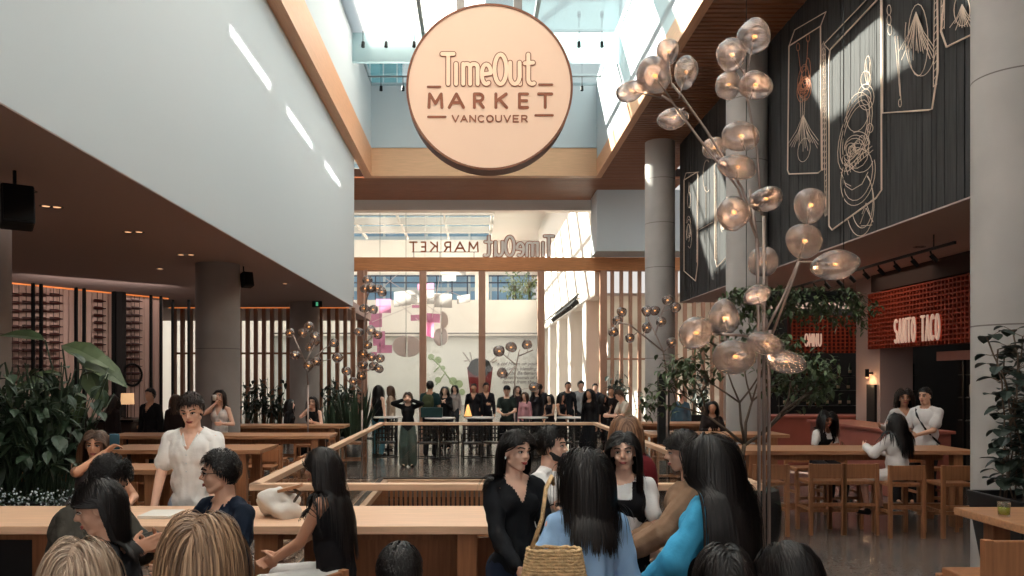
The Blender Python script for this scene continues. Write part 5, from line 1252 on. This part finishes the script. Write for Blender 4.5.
    for s_ in (-1, 1):
        if 0 < sl <= 1: q = S_[s_].lerp(El[s_], sl); cap(tp, S_[s_]*k, q*k, (.046*f+.010)*k, (.042*f+.012+loose*1.1)*k)
        elif sl > 1: cap(tp, S_[s_]*k, El[s_]*k, (.046*f+.010)*k, (.040*f+.010+loose*.9)*k); cap(tp, El[s_]*k, El[s_].lerp(Hd[s_], .93)*k, (.040*f+.010+loose*.9)*k, (.028*f+.010+loose*.6)*k)
    tm = remesh(tp, max(vox, .008) if lod < 2 else vox, 2 if lod < 2 else 1)
    if lod < 2: wrinkle(tm, .009+.006*(lod == 0), 11, NP*3.1, .6)
    # neckline / V
    bm = bmesh.new(); bm.from_mesh(tm); dl_ = []
    Ri = Rt.inverted(); 
    for q in bm.faces:
        c = Ri @ (q.calc_center_median()/k-nb)
        rr = math.hypot(c.x, c.y*1.0)
        if c.z > -.06+abs(c.x)*.15 and rr < .082: dl_.append(q); continue
        if vneck and c.y > .02 and c.z > -vneck and abs(c.x) < .07*(1-(-c.z)/vneck)+.004: dl_.append(q)
    bmesh.ops.delete(bm, geom=dl_, context='FACES'); bm.to_mesh(tm); bm.free()
    to = finish(tm, 'top', [cloth(tc_)], t)
    sd_ = to.modifiers.new('s', 'SOLIDIFY'); sd_.thickness = .004; sd_.offset = 1
    if vneck and buttons:
        for s_ in (-1, 1):
            mb = MB(); a = nb+fw*.045+rt*s_*.055+up*.0; b = nb+fw*.10+rt*s_*.012-up*.10; c = nb+fw*.085+rt*s_*.075-up*.085
            mb.prism([a*k, b*k, c*k], fw*.012*k); mb.build('collar', cloth(tc_), t, bevel=.002)
        mb = MB()
        for i in range(3): mb.cyl((chest+fw*(.135)-up*(.0+.06*i))*k, (chest+fw*(.142)-up*(.0+.06*i))*k, .005*k, n=8)
        mb.build('buttons', M['plaster_white'], t)
    bc, bs = bottom; bt_ = MB()
    if bs in ('pants', 'wide'):
        w1 = .014 if bs == 'pants' else .045
        ellT(bt_, pel*k, ((hw*.95+.012)*k, .118*k, .115*k), Rt)
        for s_ in (-1, 1):
            cap(bt_, Hp[s_]*k, Kn[s_]*k, .098*k, (.062+w1)*k); cap(bt_, Kn[s_]*k, (An[s_]+Vector((0,0,.0)))*k, (.062+w1)*k, (.046+w1*1.3)*k)
    else:
        zl = {'skirt': .5, 'dress': .42, 'shorts': .62}[bs]
        ellT(bt_, pel*k, ((hw*.95+.015)*k, .12*k, .12*k), Rt)
        for s_ in (-1, 1):
            q = Hp[s_].lerp(Kn[s_], .95 if bs != 'shorts' else .6); cap(bt_, Hp[s_]*k, q*k, .105*k, .105*k)
            if not sit and bs != 'shorts': cap(bt_, Hp[s_]*k, Kn[s_]*k-Vector((0,0,.05)), .1*k, .14*k)
    bo = remesh(bt_, max(vox, .010), 2); 
    if lod < 2: wrinkle(bo, .006, 9, NP*1.7, .6)
    finish(bo, {'pants': 'trousers', 'wide': 'trousers', 'skirt': 'skirt', 'dress': 'skirt', 'shorts': 'shorts'}[bs], [cloth(bc)], t)
    for s_ in (-1, 1):
        sh = MB(); a = An[s_]; cap(sh, (a+Vector((0,-.02,-.045)))*k, (a+Vector((s_*.01,.14,-.055)))*k, .040*k, .034*k); sh.v = [(v[0], v[1], max(v[2], (a.z-.085)*k)) for v in sh.v]
        cap(sh, (a+Vector((0,-.005,-.01)))*k, (a+Vector((0,.0,-.04)))*k, .042*k, .04*k)
        finish(remesh(sh, .012, 2), 'shoe', [cloth(shoes, .6)], t)
    # hair
    cols = [(S_[1]*k, S_[-1]*k, (.058*f+g)*k), ((nb-up*.05)*k, nt*k, .062*k), ((pel+up*.1)*k, (pel+up*.40)*k, (.118*f+g)*k), ((chest+rt*.07)*k, (pel+rt*.07+up*.05)*k, (.10+g)*k), ((chest-rt*.07)*k, (pel-rt*.07+up*.05)*k, (.10+g)*k)]
    cols += [(S_[s_]*k, El[s_]*k, (.048*f+g)*k) for s_ in (-1, 1)]
    n, w, sg = {0: (1300, .0062, 22), 1: (620, .0095, 14), 2: (230, .017, 9)}[lod]
    if hs == 'short': n = int(n*.9); sg = 6; w *= .9
    P = dict(n=n, length=hl*k, width=w, style=hs, seg=sg, seed=NP); P.update(hp)
    if hs != 'bald': strands('hair', t, HM[hair], H, hk, P.pop('n'), P.pop('length'), P.pop('width'), P.pop('style'), cols, **P)
    info = dict(t=t, k=k, H=H, S=S_, El=El, Hd=Hd, pel=pel, up=up, rt=rt, fw=fw, nb=nb, chest=chest, nt=nt)
    if extra: extra(info)
    return info
def glasses(i, m='black_metal'):
    H, k = i['H'], i['k']; mb = MB()
    for s_ in (-1, 1):
        pts = [H @ (Vector((s_*.033+.021*math.cos(a), .088-.35*abs(.021*math.cos(a)), .002+.017*math.sin(a)))*k) for a in [2*math.pi*j/16 for j in range(17)]]; mb.tube(pts, .0016*k, 5)
        mb.tube([H @ (Vector((s_*.053, .078, .006))*k), H @ (Vector((s_*.074, .04, .006))*k), H @ (Vector((s_*.079, -.005, .002))*k)], .0018*k, 5)
    mb.tube([H @ (Vector((-.013, .092, .006))*k), H @ (Vector((0, .096, .008))*k), H @ (Vector((.013, .092, .006))*k)], .0016*k, 5)
    mb.build('glasses', M[m], i['t'])
def beard(i, hm='black'):
    H, k = i['H'], i['k']; mb = MB(); r3 = H.to_3x3()
    def C(p, q, r): cap(mb, H @ (Vector(p)*k), H @ (Vector(q)*k), r*k, r*k, 8)
    C((-.056,.005,-.05),(-.045,.03,-.085),.014); C((.056,.005,-.05),(.045,.03,-.085),.014); C((-.045,.03,-.085),(0,.068,-.1),.016); C((.045,.03,-.085),(0,.068,-.1),.016); C((-.02,.06,-.098),(.02,.06,-.098),.02); C((-.05,.02,-.055),(-.036,.05,-.075),.014); C((.05,.02,-.055),(.036,.05,-.075),.014); C((-.024,.082,-.048),(0,.088,-.045),.005); C((.024,.082,-.048),(0,.088,-.045),.005); C((-.026,.078,-.05),(-.022,.074,-.08),.006); C((.026,.078,-.05),(.022,.074,-.08),.006)
    me = remesh(mb, .006, 1); me.color_attributes.new('strand', 'FLOAT_COLOR', 'POINT'); finish(me, 'beard', [HM[hm]], i['t'])
def at(px, Y): return ((px-CX)/F*Y, Y)
def phone(i, hand_=1, m='black'):
    k = i['k']; p = i['Hd'][hand_]*k+(i['Hd'][hand_]-i['El'][hand_]).normalized()*.09*k
    mb = MB(); mb.box((-.036,-.004,-.07),(.036,.004,.07)); o = mb.build('phone', M[m], loc=i['t'].matrix_basis @ (p+Vector((0,.02,.03)))); o.rotation_euler = (R(-30), 0, i['t'].rotation_euler.z); return o
# ================================================================== the people
BK = (30,29,32); ST = .665
def add_stool(x, y, yaw, label): stool(x, y, R(yaw), label)
# -- blond heads nearest the camera
X, Y = at(76, 2.3); person('person with ash blond straight hair seen from behind at the bottom left corner', X, Y, 4, 1.53, hair='ash', hl=.42, sit=ST, lod=0, hp=dict(width=.0055, n=1700, vol=.014, capdark=.3), top=((60,56,54),'long'), lh=(-.1,.35,1.0), rh=(.1,.35,1.0))
X, Y = at(199, 2.42); person('person with brown and blond highlighted hair seen from behind, larger of the two blond heads', X, Y, -4, 1.63, hair='blond', hl=.50, sit=ST, lod=0, hp=dict(width=.0058, n=1900, vol=.02, capdark=.25), top=((70,60,52),'long'), lh=(-.1,.35,1.0), rh=(.1,.35,1.0))
# -- left table group
X, Y = at(122, 3.35); person('young woman in a black tee with dark hair tied back, in profile looking down', X, Y, 104, 1.64, hair='black', skin='warm', hs='long', hl=.26, sit=ST, lod=0, lean=5, head=(4,-14,0), top=(BK,'short'), hp=dict(vol=.008, back=3.0, tie=-.012), lh=(-.12,.42,.95), rh=(.12,.42,.95))
X, Y = at(66, 4.45); person('man in a dark olive jacket hunched over with short black hair', X, Y, -106, 1.74, 'm', skin='tan', hs='short', hl=.03, sit=ST, lod=0, lean=22, head=(22,-26,0), top=((66,62,56),'long'), loose=.042, rh=(.1,.5,1.02), lh=(-.1,.5,1.02), hp=dict(vol=.02, fringe=True))
X, Y = at(96, 6.35); 
def ph(i):
    o = phone(i, 1, 'phone_teal'); tag(o, 'teal backed phone held up by the sleeveless woman', 'phone')
mat('phone_teal', (40, 92, 116), .4)
person('woman in a sleeveless top holding a phone beside her face behind the olive jacket', X, Y, -158, 1.63, skin='tan', hair='brown', hl=.3, sit=ST, lod=1, top=((52,48,50),'tank'), rh=(-.08,.22,1.44), re=(.8,.1,-.6), rc=60, lh=(-.25,.25,1.0), extra=ph, head=(-10,-6,0)); add_stool(X, Y, 20, 'wooden bar stool under the sleeveless woman with the phone')
X, Y = at(193, 6.25); person('tall man standing in a white short-sleeved collared shirt, looking down', X, Y, 180, 1.80, 'm', hair='darkbrown', hs='short', hl=.034, lod=0, head=(4,-20,4), top=((226,224,222),'short'), bottom=((150,166,184),'pants'), loose=.012, vneck=.13, buttons=True, hp=dict(vol=.022, fringe=True), rh=(.24,.16,.86), lh=(-.2,.2,.88))
X, Y = at(228, 4.4); person('man with glasses in a dark navy shirt turned to the left', X, Y, 142, 1.67, 'm', skin='warm', hs='short', hl=.036, sit=ST, lod=0, lean=2, head=(-36,-4,0), top=((20,30,46),'short'), loose=.014, vneck=.10, buttons=True, hp=dict(vol=.018, fringe=True), lh=(-.12,.36,1.0), le=(-.7,-.6,-.8), rh=(.25,.34,1.06), rc=35, extra=glasses)
X, Y = at(336, 4.62); person('woman with very long dark hair, black sleeveless top and white trousers sitting sideways', X, Y, 80, 1.58, skin='tan', hair='black', hl=.62, sit=.71, lod=0, lean=6, head=(6,-8,0), top=(BK,'tank'), bottom=((214,212,210),'pants'), hp=dict(vol=.014, back=1.8, tie=.03), lh=(-.04,.38,.97), le=(-.6,-.4,-.8), rh=(.03,.40,.98), lc=40, rc=40, feet=((.1,.34,.42),(-.12,.32,.42)))
X, Y = at(398, 3.0); person('person with short black hair seen from behind at the bottom edge', X, Y, -14, 1.66, 'm', skin='tan', hs='short', hl=.035, sit=.44, lod=0, top=((44,40,42),'short'), hp=dict(vol=.01, n=1500), lh=(-.1,.35,.8), rh=(.1,.35,.8))
# -- the standing group in the middle
def earring(i):
    H, k = i['H'], i['k']; mb = MB(); mb.ell(H @ (Vector((-.079,-.005,-.045))*k), (.006,.006,.009), 8, 6); mb.ell(H @ (Vector((.079,-.005,-.045))*k), (.006,.006,.009), 8, 6); mb.build('earring', M['plaster_white'], i['t'])
X, Y = at(514, 4.6); person('woman in a black cardigan with black hair tied back and red lips', X, Y, -158, 1.62, skin='light', hair='black', hl=.40, lod=0, head=(14,-6,-4), top=((26,28,32),'long'), bottom=((36,46,66),'pants'), vneck=.13, hp=dict(vol=.012, back=3.0, part=.0, tie=-.005), lips='lips_red', rh=(.12,.30,.98), lh=(-.12,.28,1.0), extra=earring)
X, Y = at(549, 5.15); 
def bd(i): beard(i)
person('bearded man in a white tee with his hand near his chin', X, Y, -122, 1.60, 'm', skin='light', hs='short', hl=.06, lod=0, head=(8,-3,0), top=((224,220,218),'short'), rh=(.02,.27,1.37), re=(.7,.2,-.9), rc=50, lh=(-.02,.30,1.30), le=(-.7,.2,-.8), hp=dict(vol=.024), extra=bd)
mat('straw', (214, 178, 132), .8, bump=.8, bscale=70, var=.2, vscale=40); 
def straw(X, Y):
    t = thing('straw_bag', (X, Y, .99), 'woven straw shoulder bag hanging from the woman in the light blue shirt', 'bag')
    mb = MB()
    for r in range(22):
        z = -.02+r*.013; s_ = .155-.05*(z/.27)**1.0; pts = [(s_*math.copysign(abs(math.cos(a))**.6, math.cos(a)), .045*math.copysign(abs(math.sin(a))**.8, math.sin(a)), z+.003*math.sin(a*14+r*3.14)) for a in [2*math.pi*i/48 for i in range(49)]]; mb.tube(pts, .0078, 6)
    mb.build('woven_body', M['straw'], t, smooth=True)
    mb = MB()
    for dy in (-.012, .0, .012):
        pts = [(-.09, dy, .26), (-.05, -.01+dy, .38), (-.03, .03+dy, .50), (.0, .10+dy, .54), (.012,.16+dy,.50)]; mb.tube([tuple(p) for p in pts], .008, 6)
    mb.build('shoulder_strap', M['straw'], t, smooth=True)
X, Y = at(586, 3.5); person('woman in a light blue shirt with shoulder-length black hair seen from behind', X, Y, 6, 1.60, skin='light', hair='black', hl=.34, lod=0, head=(42,0,0), top=((150,184,222),'elbow'), bottom=((60,66,80),'pants'), loose=.012, hp=dict(vol=.02), rh=(.17,.2,.95), lh=(-.2,.14,.95))
X, Y = at(554, 3.28); straw(X, Y)
def vest(i):
    k = i['k']; mb = MB(); Rt = Matrix((i['rt'], i['fw'], i['up'])).transposed()
    ellT(mb, (i['chest'])*k, (.172*k, .135*k, .18*k), Rt); [ellT(mb, (i['chest']+i['rt']*s_*.062+i['fw']*.075+i['up']*.01)*k, (.078*k,.07*k,.08*k), Rt) for s_ in (-1, 1)]; ellT(mb, (i['pel']+i['up']*.15)*k, (.152*k, .118*k, .16*k), Rt); ellT(mb, i['pel']*k, (.18*k, .135*k, .13*k), Rt)
    for s_ in (-1, 1): cap(mb, (i['S'][s_]-i['rt']*s_*.055+i['up']*.04)*k, (i['chest']+i['rt']*s_*.06)*k, .036*k, .09*k)
    me = remesh(mb, .009, 3); bm = bmesh.new(); bm.from_mesh(me); Ri = Rt.inverted(); dl_ = [f for f in bm.faces if (lambda c: (math.hypot(c.x, c.y) < .085 and c.z > -.06) or (c.y > .02 and -.12 < c.z and abs(c.x) < .05))(Ri @ (f.calc_center_median()/k-i['nb']))]
    bmesh.ops.delete(bm, geom=dl_, context='FACES'); bm.to_mesh(me); bm.free(); finish(me, 'vest', [cloth((24,23,26))], i['t'])
X, Y = at(624, 4.75); person('woman facing the camera in a black vest over a white tee', X, Y, 168, 1.60, skin='light', hair='black', hl=.42, lod=0, head=(-2,-2,3), top=((222,220,220),'short'), bottom=((26,26,30),'pants'), hp=dict(vol=.012, back=1.8, part=-.01), extra=vest, rh=(.24,.14,.98), lh=(-.18,.3,1.0))
def backpack(i):
    k = i['k']; c = (i['chest']-i['fw']*.20-i['up']*.04)*k; mb = MB(); mb.ell(c, (.15,.085,.21), 24, 16, fn=lambda u, w: Vector((math.copysign(abs(u.x)**.7, u.x)*.145, math.copysign(abs(u.y)**.8, u.y)*.085, math.copysign(abs(u.z)**.8, u.z)*.2)))
    t = i['t']; root = thing('backpack', t.location+Matrix.Rotation(t.rotation_euler.z, 3, 'Z') @ c, BPL[0], 'backpack'); root.rotation_euler = t.rotation_euler
    mb.build('bag_body', cloth(BPC[0]), root, c, smooth=True); mb = MB(); mb.ell((0,-.08,-.05), (.1,.03,.09), 16, 10); mb.build('front_pocket', cloth(BPC[0]), root, smooth=True)
    for s_ in (-1, 1):
        mb = MB(); a = (i['nb']+i['rt']*s_*.10-i['fw']*.10+i['up']*.0)*k; b = (i['nb']+i['rt']*s_*.105+i['fw']*.03+i['up']*.03)*k; d = (i['chest']+i['rt']*s_*.12+i['fw']*.13)*k; e_ = (i['pel']+i['up']*.15+i['rt']*s_*.15)*k
        mb.tube([a, b, d, e_, c+Vector((s_*.1,0,-.1))], .014, 6); mb.build('strap', cloth(BPC[0]), root, c, smooth=True)
BPL = ['dark red backpack worn by the light brown haired person near the railing']; BPC = [(104,28,34)]
X, Y = at(627, 5.95); person('person in dark teal with long light brown hair, back turned, by the railing', X, Y, 14, 1.63, skin='light', hair='auburn', hl=.36, lod=1, top=((24,52,66),'long'), bottom=((50,44,44),'pants'), hp=dict(vol=.02, n=900), extra=backpack, head=(-20,0,0))
X, Y = at(700, 4.5); person('person in a brown coat facing left, mostly hidden behind the cyan shirt', X, Y, 84, 1.63, skin='light', hair='black', hl=.3, lod=0, lean=6, head=(0,-4,0), top=((146,116,94),'long'), bottom=((60,50,46),'pants'), loose=.035, lh=(-.10,.42,1.04), le=(-.4,-.3,-1), rh=(.08,.36,1.08), hp=dict(vol=.012, back=1.8, tie=.02))
X, Y = at(714, 3.7); person('woman in a bright cyan shirt with very long straight black hair', X, Y, 58, 1.66, skin='light', hair='black', hl=.78, lod=0, top=((74,170,214),'long'), bottom=((40,40,48),'pants'), loose=.022, hp=dict(vol=.02, n=1800, width=.0065, back=2.4, tie=.02, behind=-.10), lh=(-.12,.30,1.00), le=(-.9,-.1,-.8), rh=(.05,.32,1.0), head=(-28,0,0))
# -- heads along the bottom right
X, Y = at(726, 2.65); person('person with smooth black hair seen from behind at the bottom, left of the lamp pole', X, Y, 0, 1.60, hair='black', hl=.3, sit=.54, lod=0, top=(BK,'short'), hp=dict(vol=.010, n=1900), lh=(-.1,.35,.8), rh=(.1,.35,.8))
X, Y = at(832, 2.65); person('person with glossy black hair and glasses at the bottom right of the lamp pole', X, Y, 58, 1.62, hair='black', hl=.36, sit=.54, lod=0, lean=10, top=(BK,'short'), hp=dict(vol=.010, n=1900, part=.02), extra=glasses, head=(20,-14,0), lh=(-.1,.35,.8), rh=(.1,.35,.8))
# -- right table
X, Y = at(820, 11.55); person('woman in a black and white jersey sitting behind the right table', X, Y, -162, 1.55, skin='deep', hair='black', hl=.36, sit=ST-.02, lod=1, lean=12, head=(-20,-6,0), top=((214,210,208),'short'), extra=vest, rh=(.12,.34,1.08), lh=(-.12,.34,1.08), hp=dict(vol=.03))
X, Y = at(897, 9.9); person('woman in a white dress with long black hair sitting with her back turned', X, Y, 24, 1.58, skin='light', hair='black', hl=.5, sit=ST, lod=1, head=(34,0,0), top=((222,216,214),'long'), bottom=((222,216,214),'dress'), loose=.02, lh=(-.16,.36,1.16), rh=(.12,.34,1.08), hp=dict(vol=.02))
X, Y = at(904, 12.2); person('smiling woman in a white blouse standing behind the right table', X, Y, 172, 1.72, skin='tan', hair='darkbrown', hl=.24, lod=1, top=((214,206,204),'long'), vneck=.12, bottom=((40,38,40),'pants'), rh=(.38,.12,1.20), re=(.3,-.3,-1), hp=dict(vol=.035, curl=.25), head=(-14,0,0))
def strap(i):
    k = i['k']; mb = MB(); S_ = i['S']; a = (S_[1]-i['rt']*.03+i['up']*.07)*k; pts = [a-i['fw']*.08*k, a, (i['chest']+i['fw']*.135+i['rt']*.06+i['up']*.06)*k, (i['pel']+i['up']*.2+i['fw']*.125-i['rt']*.07)*k, (i['pel']+i['up']*.02-i['rt']*.19)*k]
    mb.tube(pts, .016, 6); mb.build('shoulder_strap', M['black'], i['t'], smooth=True)
X, Y = at(926, 11.75); person('man in a white tee with a black bag strap across his chest, turned left', X, Y, 124, 1.77, 'm', skin='warm', hs='short', hl=.04, lod=1, top=((220,216,216),'short'), bottom=((36,34,36),'pants'), loose=.02, extra=strap, lh=(-.04,.32,1.08), rh=(.16,.2,1.05), head=(0,-4,0))
X, Y = at(681, 18.2); person('person in a blue grey jacket standing left of the potted tree', X, Y, 160, 1.62, skin='light', hair='darkbrown', hs='short', hl=.06, lod=2, top=((74,96,110),'long'), bottom=((50,52,60),'pants'))
X, Y = at(712, 14.45); person('person in dark clothes sitting behind the leaves of the potted tree', X, Y, 170, 1.6, skin='tan', hair='black', hl=.3, sit=ST, lod=2, top=((46,36,34),'long'), rh=(.1,.34,1.08), lh=(-.1,.34,1.08)); add_stool(X, Y, 180, 'wooden bar stool under the person behind the potted tree')
# -- left distance
def cup(i):
    k = i['k']; t = i['t']; p = i['Hd'][1]*k+Vector((0,.03,.06)); mb = MB(); mb.lathe([(0,0),(.03,0),(.038,.1),(.036,.1),(.028,.01),(0,.01)], n=14); o = mb.build('cup', M['paper'], loc=t.location+Matrix.Rotation(t.rotation_euler.z, 3, 'Z') @ p, smooth=True); tag(o, 'white cup raised to the mouth of the woman in the white halter top', 'cup')
X, Y = at(220, 13.93); person('woman in a white halter top drinking in front of the big grey column', X, Y, 176, 1.70, skin='light', hair='darkbrown', hl=.3, lod=1, top=((222,216,212),'tank'), vneck=.16, bottom=((50,44,44),'pants'), rh=(.02,.17,1.50), re=(.8,.1,-.8), rc=60, lh=(-.14,.26,1.16), hp=dict(back=1.6), extra=cup, head=(0,10,0))
X, Y = at(313, 16.55); person('woman in a black top with her hand at her chin at the farthest left table', X, Y, 172, 1.66, skin='light', hair='darkbrown', hl=.35, sit=ST, lod=1, top=(BK,'none'), rh=(.04,.16,1.36), re=(.7,.3,-.9), rc=60, lh=(-.1,.3,1.07)); add_stool(X, Y, 180, 'wooden bar stool under the woman with her hand at her chin')
X, Y = at(289, 16.6); person('person dressed in black beside the woman with her hand at her chin', X, Y, -90, 1.56, hair='black', hl=.3, sit=ST, lod=2, top=((24,22,24),'long')); add_stool(X, Y, -90, 'wooden bar stool under the person in black at the farthest left table')
for px, Yd, yw, hh, se, hr_, tc_, lb in ((74,14.6,20,1.62,'m','black',(40,32,32),'person in dark brown at the bar behind the big left plant'), (112,14.7,-30,1.60,'f','darkbrown',(44,34,34),'person at the dark bar right of the big left plant'), (151,14.5,160,1.72,'m','black',(24,22,24),'man in a black suit jacket standing at the dark bar'), (176,14.8,30,1.60,'f','brown',(54,40,38),'person at the bar just left of the big grey column')):
    X, Y = at(px, Yd); person(lb, X, Y, yw, hh, se, skin='tan', hair=hr_, hs='short' if se == 'm' else 'long', hl=.05 if se == 'm' else .28, lod=2, top=(tc_,'long'), bottom=(BK,'pants'), vneck=.15 if px == 151 else 0)
# -- beyond the stair opening
C = [(378,19.8,150+180,1.73,'f','light','black','long',.35,((22,22,24),'tank'),((90,150,170),'pants'),{}, 'woman in a black tank top and pale teal jeans with her back turned'),
 (391,21.4,90,1.70,'f','light','brown','long',.3,((176,152,132),'long'),((190,170,152),'pants'),{}, 'woman in a beige jacket standing right of the black tank top'),
 (408,17.35,180,1.60,'f','light','brown','long',.2,((26,26,28),'long'),((74,88,82),'wide'),dict(rh=(.10,.16,1.56), re=(.9,.1,-.3), lh=(-.10,.16,1.56), le=(-.9,.1,-.3), rc=60, lc=60), 'person in black with wide grey green trousers raising both hands to their face'),
 (430,19.6,-10,1.83,'m','tan','black','short',.05,((30,54,56),'short'),((34,34,40),'pants'),dict(bp=1), 'man with an olive backpack seen from behind beyond the railing'),
 (445,21.3,175,1.68,'f','light','black','long',.3,((26,26,28),'long'),((28,28,30),'pants'),dict(rh=(.05,.24,1.3), lh=(-.05,.24,1.28)), 'woman in black with both hands at her chest, right of the olive backpack'),
 (474,22.6,170,1.74,'m','tan','black','short',.04,((28,26,30),'long'),((28,28,32),'pants'),dict(vneck=.16), 'man in a black jacket before the red mural vase, left of a pair'),
 (486,22.9,-170,1.76,'m','tan','black','short',.05,((36,34,40),'long'),((28,28,32),'pants'),dict(vneck=.16, rh=(.05,.3,1.15)), 'man in a dark suit holding white paper before the mural vase'),
 (507,19.3,172,1.72,'m','light','brown','short',.03,((44,52,48),'short'),((30,30,34),'pants'),dict(cap=1, lh=(-.1,.3,1.08), rh=(.1,.3,1.08)), 'man in a dark cap and grey green tee behind the cafe chairs'),
 (525,21.6,150,1.52,'f','light','brown','long',.3,((206,150,156),'long'),((60,56,60),'pants'),{}, 'woman in a pink top beyond the cafe tables'),
 (536,22.6,-150,1.68,'f','light','black','long',.35,((40,38,42),'long'),((30,30,34),'pants'),{}, 'woman with long black hair and dark coat right of the pink top'),
 (550,20.9,140,1.48,'f','warm','black','long',.35,((36,30,34),'tank'),((30,30,34),'pants'),dict(lh=(-.05,.3,1.1)), 'woman in a dark tank top looking down at the cafe table'),
 (561,20.3,-140,1.52,'f','tan','black','long',.3,((28,28,32),'none'),((30,30,34),'pants'),dict(rh=(.05,.3,1.1)), 'woman in a black sleeveless dress leaning over the cafe table'),
 (568,23.4,175,1.78,'m','tan','black','short',.05,((34,34,38),'long'),((30,30,34),'pants'),{}, 'man in black standing behind the crowd at the cafe tables'),
 (581,23.4,180,1.80,'m','light','black','short',.07,((150,150,152),'short'),((30,30,34),'pants'),dict(hp=dict(curl=.5, vol=.03)), 'curly-haired man in a grey tee standing at the back of the crowd'),
 (590,18.2,140,1.66,'f','tan','black','long',.45,((30,28,30),'long'),((24,24,28),'dress'),{}, 'woman in a long black dress near the right end of the far railing'),
 (602,19.2,-120,1.52,'f','warm','black','long',.3,((32,30,32),'short'),((30,30,34),'pants'),dict(lh=(.0,.25,1.35)), 'woman with black hair left of the cream tee'),
 (611,21.6,170,1.66,'m','tan','brown','short',.05,((40,36,36),'short'),((30,30,34),'pants'),{}, 'man in a dark tee behind the cream tee'),
 (630,17.3,104,1.70,'m','light','brown','short',.05,((206,192,176),'short'),((120,108,96),'pants'),dict(lean=20, lh=(-.08,.50,1.12), rh=(.08,.48,1.14), head=(0,-14,0)), 'man in a cream tee leaning forward on the far right handrail'),
 (540,26.0,10,1.70,'m','tan','black','short',.05,((60,58,64),'long'),((30,30,34),'pants'),{}, 'man in a grey jacket walking away near the glass doors'),
 (455,26.5,160,1.66,'f','light','black','long',.3,((150,140,136),'long'),((40,40,46),'pants'),{}, 'woman in a pale coat near the glass doors'),
 (517,24.2,-160,1.66,'f','light','darkbrown','long',.3,((60,44,48),'long'),((40,40,46),'pants'),{}, 'woman in dark maroon behind the man in the cap'),
 (595,25.4,180,1.72,'m','light','darkbrown','short',.05,((52,56,66),'long'),((40,40,46),'pants'),{}, 'man in slate blue far behind the cream tee')]
for px, Yd, yw, hh, se, sk, hr_, hs_, hl_, tp_, bt2, kw, lb in C:
    X, Y = at(px, Yd); kw = dict(kw); bp_ = kw.pop('bp', 0); cp = kw.pop('cap', 0)
    i = person(lb, X, Y, yw, hh, se, skin=sk, hair=hr_, hs=hs_, hl=hl_, lod=2, top=tp_, bottom=bt2, **kw)
    if bp_: BPL[0] = 'olive green backpack worn by the man beyond the railing'; BPC[0] = (70,76,52); backpack(i)
    if cp:
        mb = MB(); H, k = i['H'], i['k']; mb.ell(H @ (Vector((0,-.008,.055))*k), (.085*k,.104*k,.075*k), 18, 10, rot=H.to_3x3()); mb.ell(H @ (Vector((0,.11,.045))*k), (.06*k,.06*k,.01*k), 14, 6, rot=H.to_3x3()); mb.build('cap', cloth((34,34,38)), i['t'], smooth=True)
bx = PX(431, 420, 18.9); mat('teal_bin', (16, 50, 50), .7)
mb = MB(); mb.box((-.26,-.15,.0),(.26,.15,.24)); tag(mb.build('tote_crate', M['teal_bin'], loc=(bx.x, 19.25, .98), bevel=.02), 'dark teal box on the far cafe table by the olive backpack', 'box')
